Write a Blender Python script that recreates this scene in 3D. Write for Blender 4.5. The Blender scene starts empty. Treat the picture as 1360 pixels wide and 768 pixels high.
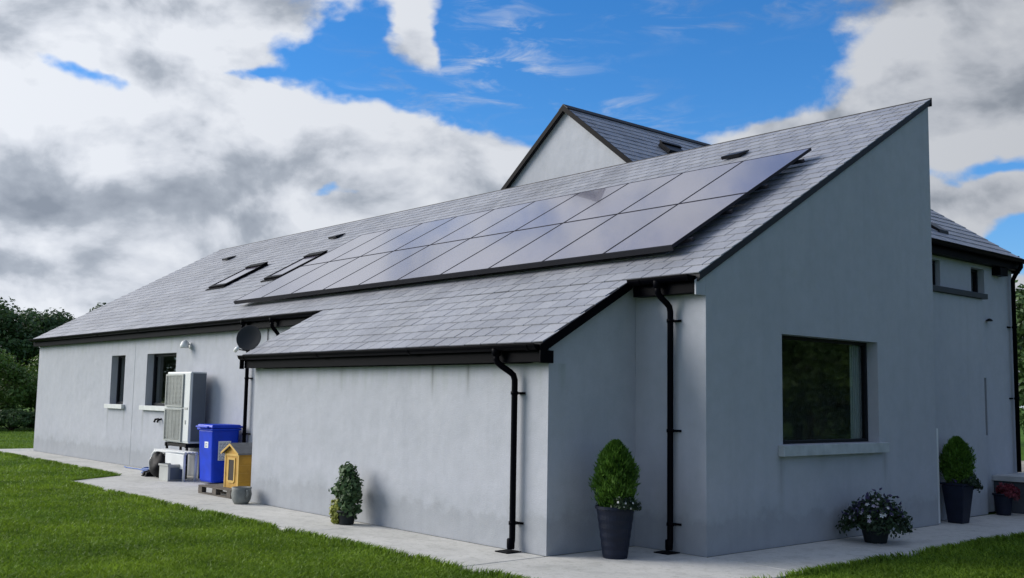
import bpy, bmesh, math, random
import numpy as np
from mathutils import Vector, Matrix
from mathutils.geometry import tessellate_polygon
random.seed(7); RNG = np.random.default_rng(11)
C = bpy.context.scene.collection
R = math.radians
PI = math.pi
# ------------------------------------------------------------------ materials
def nodes(m):
    m.use_nodes = True
    return m.node_tree.nodes, m.node_tree.links
def mat(name, col, rough=.6, spec=.5, metal=0., var=0., vscale=3., bump=0., bscale=60., island=0., coat=0.):
    m = bpy.data.materials.new(name); n, l = nodes(m); b = n['Principled BSDF']
    b.inputs['Base Color'].default_value = (*col, 1); b.inputs['Roughness'].default_value = rough
    b.inputs['Specular IOR Level'].default_value = spec; b.inputs['Metallic'].default_value = metal
    b.inputs['Coat Weight'].default_value = coat
    tc = n.new('ShaderNodeTexCoord')
    src = None
    if var:
        t = n.new('ShaderNodeTexNoise'); t.inputs['Scale'].default_value = vscale; t.inputs['Detail'].default_value = 6
        l.new(tc.outputs['Object'], t.inputs['Vector'])
        r = n.new('ShaderNodeValToRGB'); r.color_ramp.elements[0].position = .3; r.color_ramp.elements[1].position = .7
        r.color_ramp.elements[0].color = (*[c*(1-var) for c in col], 1); r.color_ramp.elements[1].color = (*[min(1, c*(1+var)) for c in col], 1)
        l.new(t.outputs['Fac'], r.inputs['Fac']); src = r.outputs['Color']
    if island:
        g = n.new('ShaderNodeNewGeometry'); mr = n.new('ShaderNodeMapRange')
        mr.inputs['To Min'].default_value = 1-island; mr.inputs['To Max'].default_value = 1+island
        l.new(g.outputs['Random Per Island'], mr.inputs['Value'])
        mx = n.new('ShaderNodeMix'); mx.data_type = 'RGBA'; mx.blend_type = 'MULTIPLY'; mx.inputs['Factor'].default_value = 1
        if src: l.new(src, mx.inputs['A'])
        else: mx.inputs['A'].default_value = (*col, 1)
        l.new(mr.outputs['Result'], mx.inputs['B']); src = mx.outputs['Result']
    if src: l.new(src, b.inputs['Base Color'])
    if bump:
        t = n.new('ShaderNodeTexNoise'); t.inputs['Scale'].default_value = bscale; t.inputs['Detail'].default_value = 4
        l.new(tc.outputs['Object'], t.inputs['Vector'])
        bp = n.new('ShaderNodeBump'); bp.inputs['Strength'].default_value = bump; bp.inputs['Distance'].default_value = .01
        l.new(t.outputs['Fac'], bp.inputs['Height']); l.new(bp.outputs['Normal'], b.inputs['Normal'])
    return m
def mixmul(n, l, a, b_out, fac=1.):
    mx = n.new('ShaderNodeMix'); mx.data_type = 'RGBA'; mx.blend_type = 'MULTIPLY'; mx.inputs['Factor'].default_value = fac
    l.new(a, mx.inputs['A']); l.new(b_out, mx.inputs['B']); return mx.outputs['Result']
def ramp(n, l, src, stops):
    r = n.new('ShaderNodeValToRGB'); e = r.color_ramp.elements
    while len(e) < len(stops): e.new(.5)
    for k, (p, c) in enumerate(stops): e[k].position = p; e[k].color = (*c, 1) if len(c) == 3 else c
    l.new(src, r.inputs['Fac']); return r.outputs['Color']
def g3(v): return (v, v, v)
def render_mat(ztop=None, name='painted_render', stains=()):
    # painted sand and cement render, weathered: blotches, trowel patches, run-off streaks, splash dirt near the ground, algae under the eaves
    m = bpy.data.materials.new(name); n, l = nodes(m); b = n['Principled BSDF']
    b.inputs['Roughness'].default_value = .88; b.inputs['Specular IOR Level'].default_value = .2
    tc = n.new('ShaderNodeTexCoord')
    def noise(scale, detail, vec=(1, 1, 1), rough=.6):
        mp = n.new('ShaderNodeMapping'); mp.inputs['Scale'].default_value = vec; l.new(tc.outputs['Object'], mp.inputs['Vector'])
        t = n.new('ShaderNodeTexNoise'); t.inputs['Scale'].default_value = scale; t.inputs['Detail'].default_value = detail; t.inputs['Roughness'].default_value = rough
        l.new(mp.outputs['Vector'], t.inputs['Vector']); return t.outputs['Fac']
    def mad(a, k, c):
        q = n.new('ShaderNodeMath'); q.operation = 'MULTIPLY_ADD'; q.inputs[1].default_value = k; l.new(a, q.inputs[0])
        if isinstance(c, (int, float)): q.inputs[2].default_value = c
        else: l.new(c, q.inputs[2])
        return q.outputs[0]
    c = ramp(n, l, noise(.5, 8), [(.28, WALLC[0]), (.5, WALLC[1]), (.72, WALLC[2])])
    c = mixmul(n, l, c, ramp(n, l, noise(2.6, 6, (2.0, 2.0, .13)), [(.30, g3(.90)), (.52, g3(1.))]), .45)
    c = mixmul(n, l, c, ramp(n, l, noise(5, 9, rough=.7), [(.34, (.935, .94, .935)), (.58, g3(1.)), (.75, g3(1.02))]))
    c = mixmul(n, l, c, ramp(n, l, noise(170, 3), [(.35, g3(.90)), (.62, g3(1.04))]))
    sp = n.new('ShaderNodeSeparateXYZ'); l.new(tc.outputs['Object'], sp.inputs['Vector'])
    c = mixmul(n, l, c, ramp(n, l, mad(noise(3.2, 8, rough=.7), -.62, sp.outputs['Z']), [(.0, (.72, .73, .71)), (.10, (.88, .89, .88)), (.34, g3(1.))]), .8)
    if ztop:
        st = noise(3.0, 5, (2.4, 2.4, .06)); z = n.new('ShaderNodeMath'); z.operation = 'SUBTRACT'; l.new(sp.outputs['Z'], z.inputs[0]); z.inputs[1].default_value = ztop
        c = mixmul(n, l, c, ramp(n, l, mad(st, 1.15, mad(z.outputs[0], 1.0, .0)), [(.36, g3(1.)), (.66, (.86, .89, .82)), (.9, (.66, .72, .60))]), .8)
    for ax, x0, z0, z1, wd, st in stains:
        zt = ramp(n, l, mad(sp.outputs['Z'], 1/(z1-z0), -z0/(z1-z0)), [(.0, g3(0.)), (.7, g3(.9)), (.97, g3(1.)), (1., g3(0.))])
        q = n.new('ShaderNodeMath'); q.operation = 'ABSOLUTE'; l.new(mad(sp.outputs[ax], 1., -x0), q.inputs[0])
        k = ramp(n, l, q.outputs[0], [(.0, g3(st)), (wd*.33, g3(st*.5)), (wd, g3(0.))])
        mk = n.new('ShaderNodeMath'); mk.operation = 'MULTIPLY'; l.new(k, mk.inputs[0]); l.new(zt, mk.inputs[1])
        mx = n.new('ShaderNodeMix'); mx.data_type = 'RGBA'; l.new(mk.outputs[0], mx.inputs['Factor']); l.new(c, mx.inputs['A']); mx.inputs['B'].default_value = (.16,.17,.15,1); c = mx.outputs['Result']
    l.new(c, b.inputs['Base Color'])
    t = n.new('ShaderNodeTexNoise'); t.inputs['Scale'].default_value = 110; t.inputs['Detail'].default_value = 5; l.new(tc.outputs['Object'], t.inputs['Vector'])
    t2 = n.new('ShaderNodeTexNoise'); t2.inputs['Scale'].default_value = 1.6; t2.inputs['Detail'].default_value = 3; l.new(tc.outputs['Object'], t2.inputs['Vector'])
    bp = n.new('ShaderNodeBump'); bp.inputs['Strength'].default_value = .5; bp.inputs['Distance'].default_value = .008
    l.new(mad(t2.outputs['Fac'], 7, t.outputs['Fac']), bp.inputs['Height']); l.new(bp.outputs['Normal'], b.inputs['Normal'])
    return m
WALLC = ((.405, .42, .46), (.435, .45, .492), (.455, .469, .508))
def slate_mat():
    m = bpy.data.materials.new('fibre_slate'); n, l = nodes(m); b = n['Principled BSDF']
    b.inputs['Roughness'].default_value = .42; b.inputs['Specular IOR Level'].default_value = .75
    tc = n.new('ShaderNodeTexCoord'); g = n.new('ShaderNodeNewGeometry')
    c = ramp(n, l, g.outputs['Random Per Island'], [(0, (.262, .270, .305)), (.5, (.300, .307, .340)), (1, (.338, .344, .372))])
    t = n.new('ShaderNodeTexNoise'); t.inputs['Scale'].default_value = 1.2; t.inputs['Detail'].default_value = 8; l.new(tc.outputs['Object'], t.inputs['Vector'])
    c = mixmul(n, l, c, ramp(n, l, t.outputs['Fac'], [(.3, g3(.8)), (.65, g3(1.08))]))
    t = n.new('ShaderNodeTexNoise'); t.inputs['Scale'].default_value = 40; t.inputs['Detail'].default_value = 6; l.new(tc.outputs['Object'], t.inputs['Vector'])
    c = mixmul(n, l, c, ramp(n, l, t.outputs['Fac'], [(.35, g3(.88)), (.6, g3(1.))]))
    l.new(c, b.inputs['Base Color'])
    l.new(ramp(n, l, t.outputs['Fac'], [(.3, g3(.5)), (.7, g3(.36))]), b.inputs['Roughness'])
    bp = n.new('ShaderNodeBump'); bp.inputs['Strength'].default_value = .25; bp.inputs['Distance'].default_value = .003
    l.new(t.outputs['Fac'], bp.inputs['Height']); l.new(bp.outputs['Normal'], b.inputs['Normal'])
    return m
def concrete_mat():
    m = bpy.data.materials.new('path_concrete'); n, l = nodes(m); b = n['Principled BSDF']; b.inputs['Roughness'].default_value = .85
    b.inputs['Specular IOR Level'].default_value = .3
    tc = n.new('ShaderNodeTexCoord')
    def nz(s, d):
        t = n.new('ShaderNodeTexNoise'); t.inputs['Scale'].default_value = s; t.inputs['Detail'].default_value = d; l.new(tc.outputs['Object'], t.inputs['Vector']); return t.outputs['Fac']
    c = ramp(n, l, nz(.8, 9), [(.28, (.48, .475, .44)), (.5, (.56, .55, .515)), (.72, (.62, .605, .565))])
    c = mixmul(n, l, c, ramp(n, l, nz(4.5, 9), [(.34, g3(.86)), (.52, g3(1.))]))
    c = mixmul(n, l, c, ramp(n, l, nz(16, 7), [(.30, (.70, .72, .66)), (.46, g3(1.))]), .7)
    c = mixmul(n, l, c, ramp(n, l, nz(140, 3), [(.35, g3(.80)), (.6, g3(1.04))]))
    l.new(c, b.inputs['Base Color'])
    bp = n.new('ShaderNodeBump'); bp.inputs['Strength'].default_value = .3; bp.inputs['Distance'].default_value = .004
    l.new(nz(80, 5), bp.inputs['Height']); l.new(bp.outputs['Normal'], b.inputs['Normal'])
    return m
def leaf_mat(name, a, bcol, rough=.5, scale=1.5, trans=.25, patch=None):
    m = bpy.data.materials.new(name); n, l = nodes(m); b = n['Principled BSDF']; b.inputs['Roughness'].default_value = rough
    b.inputs['Specular IOR Level'].default_value = .3
    g = n.new('ShaderNodeNewGeometry'); tc = n.new('ShaderNodeTexCoord')
    t = n.new('ShaderNodeTexNoise'); t.inputs['Scale'].default_value = scale; t.inputs['Detail'].default_value = 4; l.new(tc.outputs['Object'], t.inputs['Vector'])
    av = n.new('ShaderNodeMath'); av.operation = 'MULTIPLY_ADD'; av.inputs[1].default_value = .55; l.new(g.outputs['Random Per Island'], av.inputs[0])
    sb = n.new('ShaderNodeMath'); sb.operation = 'MULTIPLY_ADD'; sb.inputs[1].default_value = 1.3; sb.inputs[2].default_value = -.42; l.new(t.outputs['Fac'], sb.inputs[0])
    l.new(sb.outputs[0], av.inputs[2])
    c = ramp(n, l, av.outputs[0], [(.1, a), (.9, bcol)])
    if patch:
        t = n.new('ShaderNodeTexNoise'); t.inputs['Scale'].default_value = .42; t.inputs['Detail'].default_value = 7; t.inputs['Roughness'].default_value = .65; l.new(tc.outputs['Object'], t.inputs['Vector'])
        c = mixmul(n, l, c, ramp(n, l, t.outputs['Fac'], [(.32, patch[0]), (.68, patch[1])]))
    l.new(c, b.inputs['Base Color'])
    if trans:
        tr = n.new('ShaderNodeBsdfTranslucent'); l.new(c, tr.inputs['Color'])
        mx = n.new('ShaderNodeMixShader'); mx.inputs[0].default_value = trans
        l.new(b.outputs[0], mx.inputs[1]); l.new(tr.outputs[0], mx.inputs[2]); l.new(mx.outputs[0], n['Material Output'].inputs['Surface'])
    return m
def glass_mat(ior=1.28):
    m = bpy.data.materials.new('window_glass'); n, l = nodes(m); n.remove(n['Principled BSDF'])
    f = n.new('ShaderNodeFresnel'); g = n.new('ShaderNodeNewGeometry'); q = n.new('ShaderNodeMapRange'); q.inputs['To Min'].default_value = ior; q.inputs['To Max'].default_value = 1/ior
    l.new(g.outputs['Backfacing'], q.inputs['Value']); l.new(q.outputs[0], f.inputs['IOR'])
    tr = n.new('ShaderNodeBsdfTransparent'); tr.inputs['Color'].default_value = (.86, .90, .88, 1)
    gl = n.new('ShaderNodeBsdfGlossy'); gl.inputs['Roughness'].default_value = .03 if ior < 1.4 else .01
    mx = n.new('ShaderNodeMixShader'); l.new(f.outputs[0], mx.inputs[0]); l.new(tr.outputs[0], mx.inputs[1]); l.new(gl.outputs[0], mx.inputs[2])
    l.new(mx.outputs[0], n['Material Output'].inputs['Surface'])
    return m
def ground_mat():
    m = bpy.data.materials.new('grass_ground'); n, l = nodes(m); b = n['Principled BSDF']; b.inputs['Roughness'].default_value = .9
    b.inputs['Specular IOR Level'].default_value = .15
    tc = n.new('ShaderNodeTexCoord')
    t = n.new('ShaderNodeTexNoise'); t.inputs['Scale'].default_value = .5; t.inputs['Detail'].default_value = 9; l.new(tc.outputs['Object'], t.inputs['Vector'])
    c = ramp(n, l, t.outputs['Fac'], [(.3, (.055, .125, .010)), (.55, (.085, .175, .016)), (.75, (.115, .21, .024))])
    t = n.new('ShaderNodeTexNoise'); t.inputs['Scale'].default_value = 35; t.inputs['Detail'].default_value = 6; l.new(tc.outputs['Object'], t.inputs['Vector'])
    c = mixmul(n, l, c, ramp(n, l, t.outputs['Fac'], [(.35, g3(.55)), (.65, g3(1.15))]))
    l.new(c, b.inputs['Base Color'])
    bp = n.new('ShaderNodeBump'); bp.inputs['Strength'].default_value = .8; bp.inputs['Distance'].default_value = .03
    l.new(t.outputs['Fac'], bp.inputs['Height']); l.new(bp.outputs['Normal'], b.inputs['Normal'])
    return m
M = dict(
    render=render_mat(), render_low=render_mat(2.02, 'painted_render_low_eaves', (('X',-3.04,1.55,2.06,.05,.85),('X',-2.36,1.6,2.06,.05,.8),('X',-1.36,1.2,2.06,.10,.25),('X',-5.1,1.7,2.06,.12,.3))), render_mid=render_mat(2.80, 'painted_render_main_eaves', (('X',-17.33,.6,1.23,.08,.4),('X',-16.34,.7,1.23,.08,.4),('X',-15.26,.5,1.23,.09,.4),('X',-10.2,1.2,2.7,.12,.3))), render_gable=render_mat(None, 'painted_render_gable', (('Y',1.36,.35,1.01,.09,.4),('Y',3.66,.45,1.01,.09,.4),('Y',2.2,.7,1.01,.25,.2),('Y',3.1,.75,1.01,.2,.18))), slate=slate_mat(), concrete=concrete_mat(), glass=glass_mat(1.39), glassf=glass_mat(1.5), ground=ground_mat(),
    pvc=mat('black_pvc', (.0022, .0022, .004), .4, .03, bump=.05, bscale=30),
    board=mat('dark_verge', (.018, .018, .023), .6, .3, var=.2),
    frame=mat('anthracite_frame', (.007, .008, .012), .4, .2, var=.1),
    sill=mat('cast_sill', (.42, .45, .46), .8, var=.14, vscale=6, bump=.2),
    sillw=mat('pale_sill', (.62, .64, .62), .8, var=.10, vscale=6, bump=.2),
    coping=mat('dark_coping', (.018, .022, .030), .5, var=.15),
    slab=mat('terrace_slab', (.44, .45, .45), .8, var=.15, vscale=4, bump=.2),
    plinth=mat('plinth_recess_shade', (.055, .062, .075), .85, var=.2, vscale=3, bump=.2),  # shade of the recess below the terrace slab is put into this dark colour
    cell=mat('panel_glass', (.115, .104, .150), .17, 1.0, var=.15, vscale=.6, coat=.5),
    pframe=mat('panel_frame', (.02, .02, .026), .6, .15, var=.1),
    alu=mat('aluminium', (.35, .35, .37), .4, .5, .8, var=.1),
    lead=mat('lead', (.11, .115, .13), .5, .4, .3, var=.2, vscale=8),
    hpw=mat('heat_pump_white', (.62, .64, .63), .45, .5, var=.05, vscale=4),
    hpside=mat('heat_pump_grey', (.11, .125, .14), .6, .3, var=.08),
    grille=mat('fan_grille', (.33, .345, .33), .45, .5, .2, var=.1),
    blk=mat('black_rubber', (.006, .006, .007), .6, .15, var=.25, vscale=12),
    blue=mat('blue_plastic', (.001, .038, .50), .42, .25, var=.15, vscale=5, bump=.05, bscale=40),
    bluehose=mat('blue_hose', (.04, .12, .38), .45, var=.2, vscale=10),
    paper=mat('sticker_paper', (.66, .69, .72), .7, var=.1, vscale=30),
    ink=mat('sticker_ink', (.10, .12, .22), .7, var=.1),
    yellow=mat('yellow_paint', (.42, .225, .022), .6, .4, var=.22, vscale=6, bump=.15, bscale=40),
    yellowtrim=mat('yellow_trim', (.52, .33, .07), .6, .4, var=.15, vscale=6),
    felt=mat('roof_felt', (.12, .125, .13), .85, var=.2, vscale=12, bump=.3),
    dark=mat('dark_hole', (.02, .013, .008), .8, var=.2),
    wood=mat('pallet_wood', (.09, .075, .06), .85, var=.35, vscale=7, bump=.4, bscale=30),
    stonepot=mat('grey_pot', (.17, .18, .17), .7, var=.25, vscale=8, bump=.3),
    potblue=mat('dark_blue_pot', (.008, .012, .026), .5, .25, var=.2, vscale=8, bump=.1, bscale=30),
    potgreen=mat('dark_pot', (.010, .014, .016), .6, .25, var=.2, vscale=8),
    soil=mat('soil', (.03, .022, .015), .95, var=.4, vscale=20, bump=.6),
    white=mat('white_plastic', (.70, .71, .71), .45, var=.05),
    whitefab=mat('curtain_fabric', (.34, .36, .36), .85, var=.06),
    greyplast=mat('grey_plastic', (.36, .37, .35), .6, var=.12),
    slateblue=mat('blue_grey_plastic', (.07, .09, .12), .55, var=.15),
    bag=mat('clear_bag', (.45, .50, .58), .3, var=.2, vscale=15),
    interior=mat('interior_plaster', (.25, .24, .22), .9, var=.05),
    dish=mat('dish_grey', (.026, .028, .032), .7, .2, var=.15),
    bark=mat('bark', (.07, .055, .04), .9, var=.35, vscale=5, bump=.6, bscale=12),
    gravel=mat('drive_gravel', (.30, .28, .24), .95, var=.25, vscale=2, bump=.6, bscale=30),
    lf_dark=leaf_mat('leaf_dark', (.030, .060, .026), (.088, .155, .056), scale=.6),
    lf_mid=leaf_mat('leaf_mid', (.03, .066, .02), (.095, .165, .048), scale=.6),
    lf_light=leaf_mat('leaf_light', (.045, .095, .014), (.15, .25, .045), scale=.8),
    lf_conifer=leaf_mat('leaf_conifer', (.022, .072, .008), (.125, .25, .03), scale=5),
    lf_ivy=leaf_mat('leaf_ivy', (.022, .052, .018), (.095, .165, .065), scale=8),
    lf_lime=leaf_mat('leaf_lime', (.14, .17, .025), (.42, .44, .09), scale=8),
    lf_pot=leaf_mat('leaf_pot', (.012, .026, .014), (.045, .080, .036), scale=6),
    lf_red=leaf_mat('leaf_red', (.07, .010, .018), (.20, .025, .04), scale=6),
    lf_purple=leaf_mat('leaf_purple', (.018, .018, .045), (.10, .075, .19), scale=6),
    petal=leaf_mat('petal_white', (.55, .55, .55), (.75, .75, .73), scale=6, trans=.2),
    petalpink=leaf_mat('petal_pink', (.35, .30, .42), (.55, .50, .60), scale=6, trans=.2),
    blade=leaf_mat('grass_blade', (.075, .155, .011), (.235, .395, .042), rough=.55, scale=1.1, trans=.35, patch=((.66, .70, .62), (1.34, 1.14, .9))),
)
# ------------------------------------------------------------------ mesh helpers
class MB:
    def __init__(s): s.v = []; s.f = []; s.sm = []
    def add(s, vs, fs, smooth=False):
        o = len(s.v); s.v += [tuple(p) for p in vs]
        for f in fs: s.f.append([i+o for i in f]); s.sm.append(smooth)
        return s
    def box(s, x0, y0, z0, x1, y1, z1, mtx=None):
        vs = [Vector(p) for p in ((x0,y0,z0),(x1,y0,z0),(x1,y1,z0),(x0,y1,z0),(x0,y0,z1),(x1,y0,z1),(x1,y1,z1),(x0,y1,z1))]
        if mtx is not None: vs = [mtx @ p for p in vs]
        return s.add(vs, [(0,3,2,1),(4,5,6,7),(0,1,5,4),(1,2,6,5),(2,3,7,6),(3,0,4,7)])
    def prism(s, pts, d):       # pts: 3d polygon, d: extrusion vector
        n = len(pts); d = Vector(d); a = [Vector(p) for p in pts]; b = [p+d for p in a]
        return s.add(a+b, [tuple(range(n))[::-1], tuple(range(n, 2*n))] + [(i, (i+1) % n, n+(i+1) % n, n+i) for i in range(n)])
    def tube(s, pts, r, n=10, caps=True):
        P = [Vector(p) for p in pts]; rs = r if isinstance(r, (list, tuple)) else [r]*len(P)
        rings = []; up = None
        for i, p in enumerate(P):
            t = ((P[min(i+1, len(P)-1)]-p).normalized() + (p-P[max(i-1, 0)]).normalized())
            t = t.normalized() if t.length > 1e-6 else Vector((0,0,1))
            if up is None:
                up = Vector((0,0,1)) if abs(t.z) < .9 else Vector((1,0,0))
            a = (up - t*up.dot(t)).normalized(); b = t.cross(a); up = a
            rings.append([p + (a*math.cos(2*PI*k/n) + b*math.sin(2*PI*k/n))*rs[i] for k in range(n)])
        vs = [q for r_ in rings for q in r_]; fs = []
        for i in range(len(P)-1):
            for k in range(n): fs.append((i*n+k, i*n+(k+1) % n, (i+1)*n+(k+1) % n, (i+1)*n+k))
        if caps: fs += [tuple(range(n))[::-1], tuple(range((len(P)-1)*n, len(P)*n))]
        return s.add(vs, fs, True)
    def lathe(s, prof, n=28, c=(0,0,0), sx=1, sy=1, smooth=True, wob=None):
        vs = []; fs = []; m = len(prof)
        for k in range(n):
            a = 2*PI*k/n; w = wob(a) if wob else 1
            for r, z in prof: vs.append((c[0]+r*w*sx*math.cos(a), c[1]+r*w*sy*math.sin(a), c[2]+z))
        for k in range(n):
            for j in range(m-1):
                fs.append((k*m+j, ((k+1) % n)*m+j, ((k+1) % n)*m+j+1, k*m+j+1))
        return s.add(vs, fs, smooth)
    def build(s, name, m, parent=None, bevel=0., label=None, seg=2):
        me = bpy.data.meshes.new(name); me.from_pydata(s.v, [], s.f)
        bm = bmesh.new(); bm.from_mesh(me); bmesh.ops.remove_doubles(bm, verts=bm.verts, dist=1e-5)
        bmesh.ops.recalc_face_normals(bm, faces=bm.faces); bm.to_mesh(me); bm.free()
        if len(me.polygons) == len(s.sm): me.polygons.foreach_set('use_smooth', s.sm)
        me.materials.append(m); o = bpy.data.objects.new(name, me); C.objects.link(o)
        if parent: o.parent = parent
        if bevel:
            b = o.modifiers.new('bevel', 'BEVEL'); b.width = bevel; b.segments = seg; b.limit_method = 'ANGLE'; b.angle_limit = R(40)
        if label: o['label'] = label
        return o
def fast(name, V, k, m, parent=None, smooth=False):
    # V: (N*k,3) numpy, faces of k consecutive vertices
    nv = len(V); nf = nv//k; me = bpy.data.meshes.new(name)
    me.vertices.add(nv); me.vertices.foreach_set('co', np.ascontiguousarray(V, dtype=np.float32).ravel())
    me.loops.add(nv); me.loops.foreach_set('vertex_index', np.arange(nv, dtype=np.int32))
    me.polygons.add(nf); me.polygons.foreach_set('loop_start', np.arange(0, nv, k, dtype=np.int32))
    me.update(calc_edges=True); me.materials.append(m)
    o = bpy.data.objects.new(name, me); C.objects.link(o)
    if parent: o.parent = parent
    return o
def thing(name, label, cat, loc=(0,0,0), rz=0, group=None):
    o = bpy.data.objects.new(name, None); C.objects.link(o); o.location = loc; o.rotation_euler = (0,0,rz)
    o.empty_display_size = .2
    o['label'] = label; o['category'] = cat
    if group: o['group'] = group
    return o
def tag(o, label, cat, group=None):
    o['label'] = label; o['category'] = cat
    if group: o['group'] = group
    return o
def struct(o): o['kind'] = 'structure'; return o
def unit(a): return a/np.maximum(np.linalg.norm(a, axis=-1, keepdims=True), 1e-9)
def leaves(P, N, size, asp=.5, jit=.6, droop=0., fold=.0):
    # diamond shaped leaves at P facing about N
    n = len(P); N = unit(N + RNG.normal(size=(n,3))*jit)
    T = unit(np.cross(N, RNG.normal(size=(n,3)))); T[:,2] -= droop; T = unit(T); B = unit(np.cross(N, T))
    L = (size*RNG.uniform(.6, 1.3, n))[:,None] if np.isscalar(size) else (size*RNG.uniform(.7, 1.2, n))[:,None]
    W = L*asp
    a = P - T*L*.5; c = P + T*L*.5; mid = P - T*L*.08 + N*L*.06
    return np.stack([a, mid+B*W*.5, c, mid-B*W*.5], 1).reshape(-1,3)
# ------------------------------------------------------------------ roof plane numbers
m_, e_ = .5703, .1516
W, L = 5.047, 22.6
zr = lambda y: 3.0 + m_*(y+e_)
ZA = zr(W)
XA, XB, D = -7.548, -1.007, 1.36      # annex left, right, depth
# ================================================================== THE HOUSE
house = thing('house', 'long pale grey rendered house with slate roofs, lean-to annex and tall gable end', 'house')
def wall(axis, p, outline, holes, t, m=M['render'], name='wall', label=None):
    # outline and holes are lists of (a, z); wall face at p, body goes inward by t
    P = (lambda a, z, d: (a, p+d, z)) if axis == 'y' else (lambda a, z, d: (p+d, a, z))
    mb = MB(); loops = [outline] + [[(a0,z0),(a1,z0),(a1,z1),(a0,z1)] for a0, a1, z0, z1 in holes]
    flat = [q for lp in loops for q in lp]
    tri = tessellate_polygon([[Vector((a, z, 0)) for a, z in lp] for lp in loops])
    n = len(flat)
    vs = [P(a, z, 0) for a, z in flat] + [P(a, z, t) for a, z in flat]
    fs = [tuple(q) for q in tri] + [tuple(i+n for i in q[::-1]) for q in tri]
    o = 0
    for lp in loops:
        k = len(lp)
        for i in range(k): fs.append((o+i, o+(i+1) % k, n+o+(i+1) % k, n+o+i))
        o += k
    mb.add(vs, fs); return mb.build(name, m, house, label=label)
def window(axis, p, s, a0, a1, z0, z1, rec=.15, fw=.055, mull=(), sill=None, sillm='sillw', label=None, trans=()):
    # frame = the part, pane(s) and sill its sub-parts; s = sign of the inward direction
    def bx(mb, u0, u1, d0, d1, w0, w1):
        q0, q1 = sorted((p+s*d0, p+s*d1))
        if axis == 'y': mb.box(u0, q0, w0, u1, q1, w1)
        else: mb.box(q0, u0, w0, q1, u1, w1)
    g = .003; a0 += g; a1 -= g; z0 += g; z1 -= g
    f = MB(); d0, d1 = rec, rec+.07
    bx(f, a0, a0+fw, d0, d1, z0, z1); bx(f, a1-fw, a1, d0, d1, z0, z1)
    bx(f, a0+fw, a1-fw, d0, d1, z0, z0+fw); bx(f, a0+fw, a1-fw, d0, d1, z1-fw, z1)
    for u in mull: bx(f, u-.04, u+.04, d0, d1, z0+fw, z1-fw)
    for w in trans: bx(f, a0+fw, a1-fw, d0, d1, w-.03, w+.03)
    fo = f.build('window', M['frame'], house, .004, label)
    q = MB(); bx(q, a0+fw-.01, a1-fw+.01, d0+.03, d0+.036, z0+fw-.01, z1-fw+.01); q.build('pane', M['glassf' if axis == 'y' else 'glass'], fo)
    if sill:
        ov, th, pr = sill; sb = MB(); bx(sb, a0-ov, a1+ov, -pr, -.002, z0-th, z0-.004); bx(sb, a0+.002, a1-.002, -.004, rec+.02, z0-th*.6, z0-.006)
        sb.build('sill', M[sillm], fo, .006)
    return fo
wA = (-17.25, -16.42, 1.33, 2.44); wB = (-15.17, -13.65, 1.33, 2.44); wG = (1.40, 3.53, 1.14, 2.42)
wall('y', 0, [(-L+.3,0),(-.3,0),(-.3,2.99),(-L+.3,2.99)], [wA, wB], .3, M['render_mid'])
wall('x', 0, [(0,0),(W,0),(W,ZA-.075),(0,zr(0)-.075)], [wG], -.3, M['render_gable'], label='shaded gable end wall with one large square window')
wall('x', -L, [(0,0),(W,0),(W,ZA-.075),(0,zr(0)-.075)], [], .3)
wall('y', W, [(-L+.3,0),(-.3,0),(-.3,ZA-.27),(-L+.3,ZA-.27)], [], -.3)
# annex (lean-to)
wall('y', -D, [(XA,0),(XB,0),(XB,2.0),(XA,2.0)], [], .25, M['render_low'], label='front wall of the low annex, blank')
ann = [(-D+.25,0),(-.002,0),(-.002,zr(0)-.08),(-D+.25,zr(-D+.25)-.08)]
for xx, t in ((XB, -.25), (XA, .25)):
    wall('x', xx, [(-D+.25,0),(-.002,0),(-.002,zr(-.002)-.08),(-D,zr(-D)-.08),(-D,2.0),(-D+.25,2.0)], [], t)
window('x', 0, -1, *wG, rec=.15, fw=.038, sill=(.10, .13, .085), sillm='sill', label='large square gable window')
window('y', 0, 1, *wA, rec=.15, fw=.05, sill=(.12, .10, .08), label='narrow tall window')
window('y', 0, 1, *wB, rec=.15, fw=.055, sill=(.12, .10, .08), mull=(), label='wider window beside the heat pump')
# interior so that the glass has a room behind it
ib = MB(); ib.box(-L+.32, .32, .02, -.32, W-.32, .04); ib.build('floor', M['interior'], house)
for xx in (-4.2, -12.4, -16.0):
    ib = MB(); ib.box(xx, .32, .05, xx+.1, W-.32, 3.05); ib.build('interior_wall', M['interior'], house)
# ---- slates
def slates(mb, o, U, V, width, length, sw=.285, g=.22357, courses=None):
    o = Vector(o); U = Vector(U).normalized(); V = Vector(V).normalized(); N = U.cross(V)
    if N.z < 0: N = -N
    nc = int(math.ceil(length/g - 1e-6))
    for j in range(nc):
        v0 = j*g; v1 = min(v0+g*1.25, length)
        x = -sw*(.5 if j % 2 else 0.) - .0
        while x < width:
            a = max(x, 0)+.007; b = min(x+sw, width)-.007; x += sw
            if b-a < .03: continue
            h = .015+random.uniform(-.001, .0025); k = random.uniform(-.0015, .0015); dv = random.uniform(-.004, .004)
            p = [o+U*a+V*(v0+dv)+N*(h+k), o+U*b+V*(v0+dv-k*.5)+N*(h-k), o+U*b+V*v1+N*.003, o+U*a+V*v1+N*.003]
            q = [o+U*a+V*(v0+dv)+N*(h+k-.011), o+U*b+V*(v0+dv-k*.5)+N*(h-k-.011)]
            r = [p[2]-N*.008, p[3]-N*.008]
            mb.add(p+q+r, [(0,1,2,3),(4,5,1,0),(1,5,6,2),(4,0,3,7)])
ks = math.hypot(1, m_); Vd = (0, 1/ks, m_/ks)
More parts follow.
